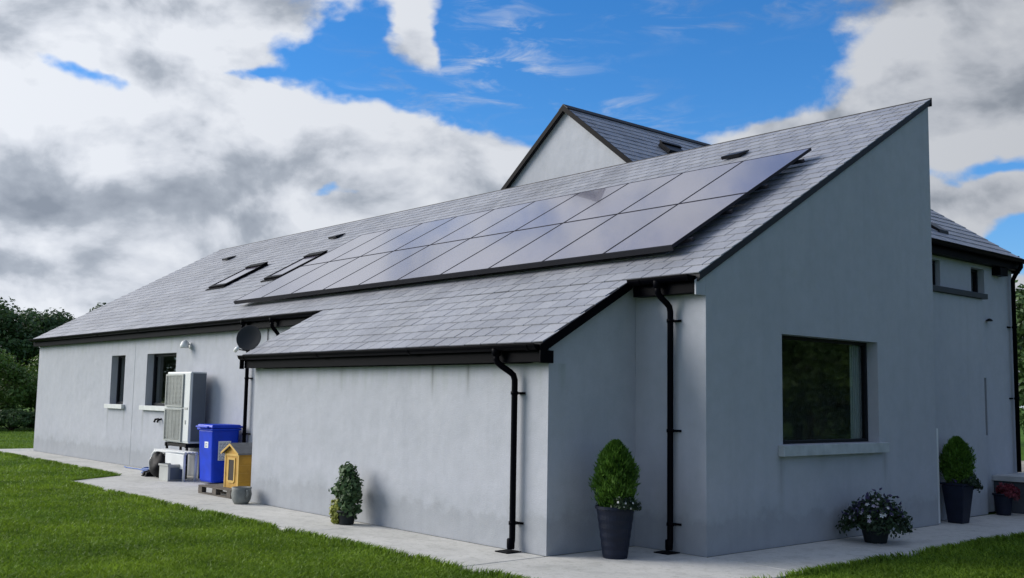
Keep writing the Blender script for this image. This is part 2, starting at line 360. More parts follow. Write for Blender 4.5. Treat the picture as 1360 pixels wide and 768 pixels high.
# slabs (boards under the slates)
sb = MB()
def slab(mb, x0, x1, y0, y1, top=.014, th=.055):
    mb.prism([(x0,y0,zr(y0)-top),(x0,y1,zr(y1)-top),(x0,y1,zr(y1)-top-th),(x0,y0,zr(y0)-top-th)], (x1-x0,0,0))
slab(sb, -L-.12, .03, -.14, W+.03); slab(sb, XA-.10, XB+.075, -1.50, -.142)
roof = sb.build('roof', M['board'], house, label='long single-pitch slate roof running down over the annex')
s1 = MB(); aw = (XB+.08)-(XA-.11)
slates(s1, (XA-.11, -1.515, zr(-1.515)-.014), (1,0,0), Vd, aw, 7*.22357)
slates(s1, (-L-.13, -.152, zr(-.152)-.014), (1,0,0), Vd, L+.165, (W+.03+.152)*ks)
s1.build('slates', M['slate'], roof)
rc = MB(); rc.box(-L-.13, W+.032, ZA-.10, .035, W+.05, ZA+.022); rc.build('ridge_cap', M['board'], roof)
# fascia, soffit, gutters
def halfgutter(mb, x0, x1, y, z, r=.062, n=10):
    o = [(y+r*math.cos(PI+PI*k/n), z+r*math.sin(PI+PI*k/n)) for k in range(n+1)]
    i = [(y+(r-.006)*math.cos(2*PI-PI*k/n), z+(r-.006)*math.sin(2*PI-PI*k/n)) for k in range(n+1)]
    for j in range(n):
        mb.prism([(x0,*o[j]),(x0,*o[j+1]),(x0,*i[n-j-1]),(x0,*i[n-j])], (x1-x0,0,0))
    mb.box(x0, y-r-.006, z-.004, x1, y-r+.003, z+.008)        # rolled front bead
    for xx in (x0, x1-.006):                                     # end stops
        mb.prism([(xx,*q) for q in o], (.006,0,0))
    k = int((x1-x0)/2.2)
    for q in range(k+1):                                         # joint unions and brackets
        c = x0+.15+(x1-x0-.3)*q/max(1,k)
        oo = [(y+(r+.006)*math.cos(PI+PI*t/n), z+(r+.006)*math.sin(PI+PI*t/n)) for t in range(n+1)]
        mb.prism([(c-.03,*t) for t in oo], (.06,0,0))
def eaves(x0, x1, ye, ze, yw, ends=True):
    f = MB(); f.box(x0, ye+.012, ze-.215, x1, ye+.034, ze-.03); f.box(x0, ye+.035, ze-.213, x1, yw-.003, ze-.195)
    f.build('fascia', M['pvc'], house, .003)
    g = MB(); halfgutter(g, x0+.02, x1-.01, ye-.055, ze-.035); g.build('gutter', M['pvc'], house)
eaves(-L-.10, XA-.11, -.152, 3.0, 0); eaves(XB+.085, -.022, -.152, 3.0, 0)
eaves(XA-.10, XB+.07, -1.512, 2.224, -D)
kk = MB(); kk.prism([(-.02,-.002,2.76),(-.02,-.002,zr(0)-.078),(-.02,-.165,zr(-.165)-.078),(-.02,-.165,2.76)], (.0195,0,0)); kk.build('eaves_return', M['render'], house)
# verge boards
for x0, x1 in ((XB+.077, XB+.098), (XA-.121, XA-.102)):
    vb = MB(); vb.prism([(x0,-1.57,zr(-1.57)-.005),(x0,-.16,zr(-.16)-.005),(x0,-.16,zr(-.16)-.115),(x0,-1.50,zr(-1.50)-.115),(x0,-1.50,1.995),(x0,-1.57,1.995)], (x1-x0,0,0)); vb.build('verge_board', M['pvc'], house, .003)
vb = MB(); vb.box(XB+.003, -1.50, 1.997, XB+.076, -D+.0, 2.13); vb.box(XB+.003, -D, 2.04, XB+.02, -.2, 2.05) if 0 else None
vb.build('box_end', M['pvc'], house, .003)
vb = MB(); vb.prism([(.004,-.155,zr(-.155)-.07),(.004,W,ZA-.07),(.004,W,ZA-.10),(.004,-.155,zr(-.155)-.10)], (.022,0,0)); vb.build('verge_trim', M['board'], house)
# downpipes
def downpipe(pts, brackets, shoe, label=None, wallv=(0,.07,0)):
    p = MB(); p.tube(pts, .034, 14); 
    top = pts[0]; p.lathe([(.034,-.05),(.05,-.03),(.055,.03),(.045,.05)], 14, top)
    d = p.build('downpipe', M['pvc'], house, label=label)
    for z in brackets:
        x, y = next(((a[0], a[1]) for a in pts if abs(a[2]-z) < 9 and a is pts[-3]), pts[-3][:2])
        b = MB(); b.lathe([(.036,-.018),(.042,-.018),(.042,.018),(.036,.018)], 14, (x, y, z))
        b.box(x+.036, y-.004, z-.008, x+.085, y+.006, z+.008); b.box(x-.012, y+.03, z-.012, x+.012, y+wallv[1]+.0, z+.012)
        b.box(x+.02, y+wallv[1]-.012, z-.012, x+.10, y+wallv[1]-.002, z+.012)
        b.build('bracket', M['pvc'], d)
    s_ = MB(); x, y, z = pts[-1]; s_.lathe([(.040,.0),(.043,.02),(.043,.10),(.036,.11)], 14, (x, y, z)); s_.build('shoe', M['pvc'], d)
    return d
def swan(xt, yt, zt, xb, yb, zb):
    pts = [(xt,yt,zt),(xt,yt,zt-.08)]
    for k in range(1, 6):
        t = k/6; s_ = t*t*(3-2*t); pts.append((xt+(xb-xt)*s_, yt+(yb-yt)*s_, zt-.08-.20*t))
    pts += [(xb,yb,zt-.30),(xb,yb,zt-.40),(xb,yb,zb+.12),(xb,yb-.02,zb+.03)]
    return pts
yo = -1.512-.055
downpipe(swan(-1.62, yo, 2.12, -1.46, -D-.075, 0), (1.68, .30), True, 'downpipe with a swan neck on the annex front')
downpipe(swan(-.50, -.207, 2.90, -.43, -.075, 0), (2.50, 1.30, .30), True, 'tall downpipe between the annex and the gable corner')
downpipe(swan(-10.33, -.207, 2.90, -10.36, -.075, 0), (1.9, .9), True, 'downpipe on the long wall behind the blue bin')
downpipe(swan(-9.25, -.207, 2.90, -9.25, -.07, 0), (1.5,), True, 'downpipe half hidden behind the annex roof')
# faint drip stains are in the paint; movement joint bead on the left part of the long wall
jb = MB(); jb.box(-15.86, -.0045, .02, -15.85, .01, 2.76); jb.build('movement_joint', M['sill'], house)
jb = MB(); jb.tube([(-9.75,-.012,2.78),(-9.75,-.012,1.2),(-9.72,-.012,.3)], .007, 8); jb.build('cable', M['pvc'], house)
for xx in (-14.40, -14.24):
    jb = MB(); jb.tube([(xx,.01,1.06),(xx,-.07,1.05),(xx,-.09,.99)], .022, 10); jb.build('pipe_stub', M['blk'], house)
# roof lights
def skylight(x0, x1, y0, y1, label):
    rx = math.atan(m_); o = Vector(((x0+x1)/2, (y0+y1)/2, zr((y0+y1)/2))); Mx = Matrix.Translation(o) @ Matrix.Rotation(rx, 4, 'X')
    w = (x1-x0)/2; h = (y1-y0)/2*ks; f = MB()
    for a in ((-w,-h,w,-h+.09),(-w,h-.13,w,h),(-w,-h+.09,-w+.075,h-.13),(w-.075,-h+.09,w,h-.13)):
        f.box(a[0], a[1], -.02, a[2], a[3], .06, Mx)
    f.box(-w-.015, h-.16, .061, w+.015, h+.02, .085, Mx)          # top hood
    f.box(-w-.05, -h-.08, .006, w+.05, -h-.002, .024, Mx)            # apron flashing
    fo = f.build('skylight', M['pvc'], house, .006, label)
    q = MB(); q.box(-w+.07, -h+.085, .04, w-.07, h-.125, .05, Mx); q.build('pane', M['cell'], fo)
skylight(-15.85, -15.02, 1.66, 2.72, 'roof window further to the left')
skylight(-13.16, -12.42, 1.66, 2.76, 'roof window next to the solar panels')
def tilevent(x, y, w=.34, fz=zr, sl=m_, rot=0):
    a = math.atan(sl); Mx = Matrix.Translation((x, y, fz(y))) @ Matrix.Rotation(rot, 4, 'Z') @ Matrix.Rotation(a, 4, 'X')
    f = MB(); f.prism([Mx @ Vector(p) for p in ((-w/2,-.14,.02),(-w/2,-.14,.075),(-w/2,.14,.03),(-w/2,.14,.01))], Mx.to_3x3() @ Vector((w,0,0)))
    f.build('roof_vent', M['lead'] if 0 else M['frame'], house, .004)
for x, y in ((-19.47, 3.88), (-13.98, 3.93), (-2.61, 4.06)): tilevent(x, y)
# ---- two-storey block with its own gable behind the ridge
GX, GZ, GY, gs = -7.88, 7.56, 5.5, .775
hw = 4.0; ge = GZ-gs*hw; GY1 = 13.5
gw = MB()
wall('y', GY, [(GX-hw+.15,0),(GX+hw-.15,0),(GX+hw-.15,GZ-gs*(hw-.15)-.09),(GX,GZ-.09),(GX-hw+.15,GZ-gs*(hw-.15)-.09)], [], .3, label='upper gable wall rising behind the long roof')
wall('y', GY1, [(GX-hw+.15,0),(GX+hw-.15,0),(GX+hw-.15,GZ-gs*(hw-.15)-.09),(GX,GZ-.09),(GX-hw+.15,GZ-gs*(hw-.15)-.09)], [], -.3)
for xx, t in ((GX+hw-.15, -.3), (GX-hw+.15, .3)):
    wall('x', xx, [(GY+.3,0),(GY1-.3,0),(GY1-.3,ge-.05),(GY+.3,ge-.05)], [], t)
gk = math.hypot(1, gs)
for sgn in (1, -1):
    r2 = MB(); r2.prism([(GX,GY-.08,GZ-.015),(GX+sgn*hw*1.06,GY-.08,GZ-gs*hw*1.06-.015),(GX+sgn*hw*1.06,GY-.08,GZ-gs*hw*1.06-.08),(GX,GY-.08,GZ-.08)], (0,GY1-GY+.16,0)); rr_ = r2.build('roof', M['board'], house, label='steep slate roof slope of the block behind, %s side' % ('right' if sgn == 1 else 'left'))
    s2 = MB(); slates(s2, (GX+sgn*hw*1.06, GY-.09, GZ-gs*hw*1.06-.014), (0,1,0), (-sgn/gk,0,gs/gk), GY1-GY+.18, hw*1.06*gk); s2.build('slates', M['slate'], rr_)
    if sgn == 1: roof2 = rr_
rd = MB()
rd.prism([(GX-.13,GY-.10,GZ+.035-gs*.13),(GX,GY-.10,GZ+.035),(GX+.13,GY-.10,GZ+.035-gs*.13),(GX+.13,GY-.10,GZ+.012-gs*.13),(GX,GY-.10,GZ+.012),(GX-.13,GY-.10,GZ+.012-gs*.13)], (0,GY1-GY+.2,0))
for sgn in ():
    rd.prism([(GX,GY-.10,GZ+.035),(GX+sgn*.13,GY-.10,GZ+.035-gs*.13),(GX+sgn*.13,GY-.10,GZ+.012-gs*.13),(GX,GY-.10,GZ+.012)], (0,GY1-GY+.2,0))
rd.build('ridge_cap', M['board'], roof2)
for sgn in (1, -1):
    vb = MB(); vb.prism([(GX,GY-.105,GZ+.01),(GX+sgn*hw*1.06,GY-.105,GZ+.01-gs*hw*1.06),(GX+sgn*hw*1.06,GY-.105,GZ-.11-gs*hw*1.06),(GX,GY-.105,GZ-.11)], (0,.022,0)); vb.build('verge_board', M['pvc'], house)
Mx = Matrix.Translation((-6.92, 7.68, GZ-gs*(-6.92-GX))) @ Matrix.Rotation(math.atan(gs), 4, 'Y')
f = MB(); f.box(-.18,-.3,.0,.18,.3,.10,Mx); f.box(-.20,-.32,.101,-.1,.32,.135,Mx); f.build('roof_vent', M['frame'], house, .006)
# ---- right-hand wing: main wall plane, projecting bay, upper windows, dark coping
WX, WY0, WY1, we, ws = -.36, W+.005, 8.45, 4.03, .667
u1 = (5.62, 6.0, 3.35, 3.77); u2 = (7.0, 7.45, 3.35, 3.77); u3 = (7.14, 7.42, 1.17, 2.06)
wall('x', WX, [(WY0,0),(WY1-.3,0),(WY1-.3,we-.06),(WY0,we-.06)], [u1, u2, u3], -.3, label='end wall of the wing with small upper windows')
wall('y', WY1, [(WX,0),(-5.2,0),(-5.2,we-.06),(-2.8,we+ws*2.35),(WX,we-.06)][::-1], [], -.3)
window('x', WX, -1, *u1, rec=.07, fw=.04, label='small upper window beside the gable edge')
window('x', WX, -1, *u2, rec=.10, fw=.04, label='small upper window at the end of the dark coping')
window('x', WX, -1, *u3, rec=.10, fw=.035, label='slit window')
ib = MB(); ib.box(-4.3, WY0+.05, .02, -4.2, WY1-.35, 3.9); ib.build('interior_wall', M['interior'], house)
bay = MB(); bay.box(WX+.002, WY0, 0, -.20, 7.0, 3.255); bay.build('bay', M['render'], house, .008, label='projecting rendered bay under the coping')
cp = MB(); cp.box(WX+.002, WY0, 3.258, -.15, 7.10, 3.338); cp.build('coping', M['coping'], house, .004)
wk = math.hypot(1, ws); r3 = MB()
r3.prism([(WX+.16,WY0,we-.02),(-2.8,WY0,we+ws*2.6-.02),(-2.8,WY0,we+ws*2.6-.08),(WX+.16,WY0,we-.08)], (0,WY1-WY0+.03,0))
r3.prism([(-5.4,WY0,we-.02),(-2.8,WY0,we+ws*2.6-.02),(-2.8,WY0,we+ws*2.6-.08),(-5.4,WY0,we-.08)], (0,WY1-WY0+.03,0))
roof3 = r3.build('roof', M['board'], house, label='slate roof of the right-hand wing')
s3 = MB(); slates(s3, (WX+.175, WY0, we-.014), (0,1,0), (-1/wk,0,ws/wk), WY1-WY0+.04, 2.61*wk); s3.build('slates', M['slate'], roof3)
f = MB(); f.box(WX+.13, WY0, we-.20, WX+.155, WY1+.02, we-.03); f.box(WX+.003, WY0, we-.198, WX+.128, WY1+.02, we-.18)
f.box(WX-.9, WY1+.005, we-.24, WX+.13, WY1+.025, we+.05); f.build('fascia', M['pvc'], house, .003)
g = MB()
n = 10; yy0, yy1 = WY0, WY1+.03
o = [(WX+.22+.06*math.cos(PI+PI*k/n), we-.035+.06*math.sin(PI+PI*k/n)) for k in range(n+1)]
g.prism([(a, yy0, b) for a, b in o], (0, yy1-yy0, 0)); g.build('gutter', M['pvc'], house)
f = MB(); f.tube([(WX+.22,8.30,we-.08),(WX+.22,8.30,we-.16),(WX+.12,8.31,we-.28),(WX+.075,8.32,we-.36),(WX+.075,8.32,.58)], .034, 14)
dp = f.build('downpipe', M['pvc'], house, label='downpipe at the far corner of the wing')
for z in (2.9, 1.75):
    b = MB(); b.lathe([(.036,-.018),(.042,-.018),(.042,.018),(.036,.018)], 14, (WX+.075, 8.32, z)); b.box(WX+.0, 8.21, z-.012, WX+.02, 8.32, z+.012); b.build('bracket', M['pvc'], dp)
f = MB(); f.box(WX+.002, 7.72, we-.33, WX+.14, 8.0, we-.205); f.build('soffit_box', M['pvc'], house, .006)
f = MB(); f.prism([Vector((-.78, 6.36, we+ws*.58))+Vector(q) for q in ((0,0,-.02),(0,0,.06),(.25,0,-.11),(.25,0,-.19))], (0,.30,0)); f.build('roof_vent', M['frame'], house, .004)
# ---- terrace beside the wing
t = MB(); t.box(WX+.003, 7.50, .475, 4.2, 9.6, .56); struct(t.build('terrace', M['slab'], None, .008))
t = MB(); t.box(WX+.003, 7.56, 0, 4.15, 9.5, .473); struct(t.build('terrace_wall', M['plinth']))
# ================================================================== SOLAR PANELS
PX, PY = 1.10, ((.325, 1.763), (1.767, 3.205))
rx = math.atan(m_); pane = frm = None
names = ['rightmost', 'second from the right', 'third from the right', 'fourth from the right', 'fifth from the right', 'fifth from the left', 'fourth from the left', 'third from the left', 'second from the left', 'leftmost']
x_right = -.68
for r_, (y0, y1) in enumerate(PY):
    for c in range(10):
        xc = x_right - PX*(c+.5); yc = (y0+y1)/2
        o = thing('solar_panel', f"black solar panel in the {'lower' if r_ == 0 else 'upper'} row on the long roof, {names[c]}", 'solar panel', group='solar panels on the long slate roof')
        o.location = Vector((xc, yc, zr(yc))) + Vector((0, -m_/ks, 1/ks))*.135; o.rotation_euler = (rx, 0, 0)
        if pane is None:
            w, h = PX/2-.004, (y1-y0)/2*ks-.004
            f = MB(); t = .009
            for a in ((-w,-h,w,-h+t),(-w,h-t,w,h),(-w,-h+t,-w+t,h-t),(w-t,-h+t,w,h-t)): f.box(a[0],a[1],-.022,a[2],a[3],.018)
            frm = f.build('frame', M['pframe'], o)
            q = MB(); q.box(-w+t,-h+t,-.012,w-t,h-t,.0145); pane = q.build('glass', M['cell'], o)
        else:
            for src in (pane, frm):
                d = src.copy(); C.objects.link(d); d.parent = o
rl = thing('mounting_rails', 'dark metal rails and hooks carrying the solar panels above the slates', 'mounting rails', (x_right-5.5, 1.7, zr(1.7)))
rl.rotation_euler = (rx, 0, 0)
for vv in (-1.28, -.42, .42, 1.36):
    b = MB(); b.box(-5.57, vv-.02, .065, 5.57, vv+.02, .108); ro = b.build('rail', M['pframe'], rl)
    for k in range(10):
        h = MB(); h.box(-5.2+k*1.15, vv-.06, .022, -5.16+k*1.15, vv+.02, .064); h.build('roof_hook', M['pframe'], ro)
# edge skirt: black trim along the lower edge
b = MB(); b.box(-5.50, -1.592, .085, 5.50, -1.584, .150); b.build('edge_trim', M['pframe'], rl)
# ================================================================== GROUND
def disc(name, r, z, m):
    me = bpy.data.meshes.new(name); bm = bmesh.new(); bmesh.ops.create_circle(bm, cap_ends=True, segments=96, radius=r); bm.to_mesh(me); bm.free()
    me.materials.append(m); o = bpy.data.objects.new(name, me); o.location = (0,0,z); C.objects.link(o); return struct(o)
disc('ground', 700, -.035, M['ground'])
pa = MB()
def slabpoly(pts, z0=-.08, z1=0.): pa.prism([(x,y,z0) for x, y in pts], (0,0,z1-z0))
g = .005
slabpoly([(-23.75,-.95),(-18.5-g,-1.0),(-18.5-g,-.012),(-23.75,-.012)]); slabpoly([(-18.5+g,-1.0),(-13.35,-1.12),(-13.35,-.012),(-18.5+g,-.012)])
slabpoly([(-23.75,.008),(-22.605,.008),(-22.605,6.2),(-23.75,6.2)])
xs = [-13.34, -10.3, -7.2, -4.1, -1.02, 1.16]
slabpoly([(-13.34,-1.12),(-12.45,-2.47),(-10.3-g,-2.44),(-10.3-g,-.012),(-13.34,-.012)])
slabpoly([(-10.3+g,-2.44),(-7.56-g,-2.44),(-7.56-g,-.012),(-10.3+g,-.012)])
for a, b in ((-7.56, -4.1), (-4.1, -1.01)): slabpoly([(a+g,-2.45),(b-g,-2.48),(b-g,-1.372),(a+g,-1.372)])
slabpoly([(-1.0+g,-2.5),(1.17,-2.5),(1.17,-.012),(-.995+g,-.012)])
slabpoly([(.012,g),(1.17,g),(1.15,3.6-g),(.012,3.6-g)]); slabpoly([(.012,3.6+g),(1.15,3.6+g),(1.2,7.545),(-.188,7.545),(-.188,5.06),(.012,5.06)])
struct(pa.build('path', M['concrete'], None, .006))
dg = MB(); dg.add([(-30,14,-.028),(30,14,-.028),(30,24,-.028),(-30,24,-.028)], [(0,1,2,3)]); struct(dg.build('driveway', M['gravel']))
# drain gratings at the pipe feet
def drain(x, y, label):
    t = thing('drain_grate', label, 'drain', (x, y, .0))
    b = MB(); b.box(-.10,-.10,.001,.10,-.088,.012); b.box(-.10,.088,.001,.10,.10,.012); b.box(-.10,-.088,.001,-.088,.088,.012); b.box(.088,-.088,.001,.10,.088,.012); b.build('frame', M['pvc'], t)
    b = MB()
    for k in range(8): b.box(-.082+k*.022,-.087,.002,-.070+k*.022,.087,.010)
    b.build('bars', M['blk'], t)
drain(-1.46, -D-.13, 'small black drain grate under the annex downpipe'); drain(-.43, -.13, 'small black drain grate under the downpipe near the gable corner')
# ---- grass blades
def in_lawn(x, y):
    left = (y < np.where(x < -13.4, -1.03-(x+23.7)*-.0, -2.49) - .0)
    slant = (x > -13.4) & (x < -12.4); left = np.where(slant, y < -1.14-(x+13.4)*1.37, left)
    left = left & (x < -.2+.0*x) | ((x > -.2) & (x < 1.3) & (y < -2.53))
    right = (x > 1.19) & (y > -9) & (y < 12)
    back = (x < -23.8)
    return left | right | back
def grass(n):
    out = []; tot = 0; cam = np.array([6.99,-8.87])
    while tot < n:
        x = RNG.uniform(-38, 6, 400000); y = RNG.uniform(-10.5, 9, 400000)
        d = np.hypot(x-cam[0], y-cam[1]); keep = in_lawn(x + RNG.normal(size=x.size)*.012, y + RNG.normal(size=x.size)*.012) & (RNG.uniform(size=x.size) < np.minimum(1, (9/d)**2.2))
        keep &= d > 4
        out.append(np.stack([x[keep], y[keep]], 1)); tot += keep.sum()
    P = np.concatenate(out)[:n]; d = np.hypot(P[:,0]-cam[0], P[:,1]-cam[1])
    a = RNG.uniform(0, 2*PI, n); h = RNG.uniform(.026, .044, n)*(1+.15*np.sin(P[:,0]*1.7)*np.sin(P[:,1]*2.3)); w = RNG.uniform(.0022, .0045, n)*np.clip(d/9, 1, 2.4)
    lean = RNG.normal(size=(n,2))*.020
    b = np.stack([np.cos(a)*w, np.sin(a)*w], 1); z0 = np.full(n, -.034)
    v0 = np.c_[P-b, z0]; v1 = np.c_[P+b, z0]; m1 = np.c_[P+b*.8+lean*.45, z0+h*.62]; m0 = np.c_[P-b*.8+lean*.45, z0+h*.62]; t1 = np.c_[P+lean*1.3+b*.1, z0+h]; t0 = np.c_[P+lean*1.3-b*.1, z0+h]
    V = np.stack([v0, v1, m1, t1, t0, m0], 1).reshape(-1,3)
    o = fast('grass', V, 6, M['blade']); o['kind'] = 'stuff'; return tag(o, 'short mown green lawn grass around the concrete path', 'grass')
grass(640000)
def edge_grass(segs, per_m):
    P = []; D = []
    for (x0, y0), (x1, y1), (nx, ny) in segs:
        ln = math.hypot(x1-x0, y1-y0); k = int(ln*per_m); t_ = RNG.uniform(0, 1, k)
        dens = np.sin(t_*ln*2.1+x0)+np.sin(t_*ln*5.3)*.8+np.sin(t_*ln*11.7)*.5; kp = dens > RNG.uniform(-2, 1.6, k); t_ = t_[kp]
        off = np.abs(RNG.normal(size=t_.size))*.03-.012
        P.append(np.stack([x0+(x1-x0)*t_-nx*off, y0+(y1-y0)*t_-ny*off], 1)); D.append(np.tile([nx, ny], (t_.size, 1)))
    P = np.concatenate(P); D = np.concatenate(D); k = len(P); a = RNG.uniform(0, 2*PI, k); h = RNG.uniform(.03, .085, k); w = RNG.uniform(.003, .006, k)
    b = np.stack([np.cos(a)*w, np.sin(a)*w], 1); lean = D*RNG.uniform(.0, .05, k)[:,None]+RNG.normal(size=(k,2))*.015; z0 = np.full(k, -.03)
    V = np.stack([np.c_[P-b, z0], np.c_[P+b, z0], np.c_[P+b*.8+lean*.4, z0+h*.7], np.c_[P+lean*1.2+b*.1, z0+h], np.c_[P+lean*1.2-b*.1, z0+h], np.c_[P-b*.8+lean*.4, z0+h*.7]], 1).reshape(-1,3)
    o = fast('edge_grass', V, 6, M['blade']); o['kind'] = 'stuff'; tag(o, 'longer grass tufts leaning over the edges of the path', 'grass')
edge_grass([((-23.7,-.97),(-13.4,-1.14),(0,1)),((-13.36,-1.14),(-12.45,-2.49),(.83,.56)),((-12.45,-2.49),(1.17,-2.52),(0,1)),((1.185,-2.5),(1.165,3.6),(-1,0)),((1.165,3.6),(1.21,7.5),(-1,0))], 900)
# ================================================================== THINGS ALONG THE LONG WALL
# heat pump
hp = thing('heat_pump', 'white two-fan outdoor heat pump with dark grey side standing against the wall', 'heat pump', (-12.43, -.28, 0))
b = MB(); b.box(-.55,-.17,.66,.548,.15,2.02); b.build('body', M['hpw'], hp, .018)
b = MB(); b.box(.5505,-.13,.70,.562,.135,1.99); b.build('side_panel', M['hpside'], hp, .003)
b = MB(); b.box(.30,-.178,.70,.54,-.1705,1.99); b.build('service_panel', M['hpw'], hp, .003)
for zc in (1.00, 1.66):
    b = MB(); x0, x1 = -.535, .265
    for a in ((x0,zc-.315,x1,zc-.285),(x0,zc+.285,x1,zc+.315),(x0,zc-.285,x0+.03,zc+.285),(x1-.03,zc-.285,x1,zc+.285)): b.box(a[0],-.205,a[1],a[2],-.171,a[3])
    xc = (x0+x1)/2
    for k in range(23): b.box(x0+.031, -.197, zc-.275+k*.0245, x1-.031, -.190, zc-.267+k*.0245)
    for k in range(4): b.box(x0+.15+k*.16, -.189, zc-.284, x0+.158+k*.16, -.183, zc+.284)
    gr = b.build('fan_grille', M['grille'], hp)
    b = MB(); b.box(x0+.031, -.176, zc-.284, x1-.031, -.1725, zc+.284); b.build('fan_plate', M['greyplast'], gr)
    b = MB()
    for k in range(3):
        a = 2*PI*k/3+.4
        b.add([(xc+.04*math.cos(a),-.178,zc+.04*math.sin(a)),(xc+.24*math.cos(a-.35),-.176,zc+.24*math.sin(a-.35)),(xc+.25*math.cos(a+.25),-.183,zc+.25*math.sin(a+.25)),(xc+.05*math.cos(a+.8),-.181,zc+.05*math.sin(a+.8))], [(0,1,2,3)])
    b.build('fan_blades', M['greyplast'], gr)
b = MB(); b.box(.34,-.186,1.30,.48,-.179,1.34); b.box(.38,-.186,1.02,.42,-.179,1.10); b.build('handle', M['greyplast'], hp, .002)
b = MB()
for xx in (-.48, .44):
    b.box(xx,-.19,.58,xx+.05,.17,.655); b.box(xx+.005,-.17,0,xx+.045,-.13,.578); b.box(xx+.005,.11,0,xx+.045,.15,.578)
b.box(-.43,-.17,.59,.439,-.135,.645); b.box(-.43,.11,.59,.439,.145,.645); b.build('stand', M['blk'], hp, .003)
b = MB(); b.tube([(.40,.16,.9),(.40,.22,.85),(.40,.24,.3),(.40,.27,.2)], .03, 10); b.build('pipe', M['blk'], hp)
# low white bench with rounded end under the heat pump
t = thing('garden_bench', 'low white bench with rounded end leg in front of the heat pump', 'bench', (-12.3, -.60, 0))
b = MB(); pts = [(-.62,-.16,.02),(-.64,-.16,.25),(-.60,-.16,.42),(-.50,-.16,.485),(-.3,-.16,.50),(.90,-.16,.50)]
for yy in (-.10, .12): b.tube([(x, yy, z) for x, y, z in pts], .028, 10)
for xx in (.86,): 
    for yy in (-.10, .12): b.tube([(xx,yy,.5),(xx,yy,.0)], .026, 10)
b.build('frame', M['white'], t)
b = MB()
for k in range(4): b.box(-.50,-.13+k*.068,.512,.92,-.072+k*.068,.532)
b.build('seat', M['white'], t, .005)
b = MB(); b.box(.06,-.128,.22,.88,-.112,.485); b.build('apron', M['white'], t, .006)
def blob(mb, c, r, seed, n=14, m=10, amp=.25):
    rg = np.random.default_rng(seed); ph = rg.uniform(0, 6.28, 6); vs = []; fs = []
    for j in range(m+1):
        th = PI*j/m
        for k in range(n):
            a = 2*PI*k/n; s_ = 1+amp*(math.sin(3*a+ph[0]+2*th)*.4+math.sin(2*th*2+ph[1]+a)*.35+math.sin(5*a+ph[2]-3*th)*.25)
            vs.append((c[0]+r[0]*s_*math.sin(th)*math.cos(a), c[1]+r[1]*s_*math.sin(th)*math.sin(a), c[2]+r[2]*math.cos(th)*(1 if math.cos(th) < 0 else s_)))
    for j in range(m):
        for k in range(n): fs.append((j*n+k, j*n+(k+1) % n, (j+1)*n+(k+1) % n, (j+1)*n+k))
    mb.add(vs, fs, True)
t = thing('bag', 'lumpy black bag with loose strap pushed under the white bench', 'bag', (-12.52, -.72, 0))
b = MB(); blob(b, (.02,0,.23), (.27,.17,.23), 3); b.build('body', M['blk'], t)
b = MB(); b.tube([(-.12,-.05,.30),(-.22,-.08,.36),(-.30,-.08,.30),(-.30,-.06,.15),(-.2,-.04,.08)], .012, 8); b.build('strap', M['white'], t)
t = thing('work_boots', 'pair of black boots beside the lumpy black bag', 'boots', (-12.92, -.72, 0))
for k, xx in enumerate((-.06, .08)):
    b = MB(); b.box(xx-.045,-.14,.0,xx+.045,.13,.025); b.build('sole', M['blk'], t, .008)
    b = MB(); b.prism([(xx-.04,-.13,.026),(xx-.04,-.12,.08),(xx-.04,.0,.12),(xx-.04,.02,.22),(xx-.04,.12,.22),(xx-.04,.125,.026)], (.08,0,0)); b.build('upper', M['blk'], t, .015)
t = thing('storage_box', 'open grey plastic box on the path left of the blue bin', 'box', (-11.78, -.78, 0))
b = MB(); b.prism([(-.20,-.16,0),(.2,-.16,0),(.2,.16,0),(-.2,.16,0)], (0,0,.012))
for a in ((-.2,-.16,.2,-.148),(-.2,.148,.2,.16),(-.2,-.148,-.188,.148),(.188,-.148,.2,.148)): b.box(a[0],a[1],.012,a[2],a[3],.30)
b.build('body', M['greyplast'], t, .004)
b = MB(); 
for a in ((-.215,-.175,.215,-.1605),(-.215,.1605,.215,.175),(-.215,-.16,-.2005,.16),(.2005,-.16,.215,.16)): b.box(a[0],a[1],.27,a[2],a[3],.305)
b.build('rim', M['greyplast'], t, .003)
b = MB(); b.box(.2005,-.12,.03,.206,.12,.25); b.build('end_panel', M['slateblue'], t, .002)
# hose
t = thing('hose_coil', 'flat blue coil of garden hose lying on the path', 'hose', (-13.55, -.42, 0))
b = MB()
for k in range(5):
    r_ = .30-.035*(k % 3); z = .014+.026*(k//1)*.8
    b.tube([(r_*math.cos(a*PI/14), r_*.62*math.sin(a*PI/14), z+.006*math.sin(a*.7+k)) for a in range(29)], .0125, 8, False)
b.build('coil', M['bluehose'], t)
b = MB(); b.tube([(-.30,0,.014),(-.6,.10,.014),(-1.1,.16,.014),(-1.7,.12,.014),(-2.0,.2,.014)], .0115, 8); b.build('loose_end', M['bluehose'], t)
b = MB(); blob(b, (0,0,.13), (.15,.13,.13), 9, amp=.35); o = b.build('plastic_bag', M['bag']); o.location = (-13.30,-.22,.0); tag(o, 'crumpled pale plastic bag beside the blue hose coil', 'bag')
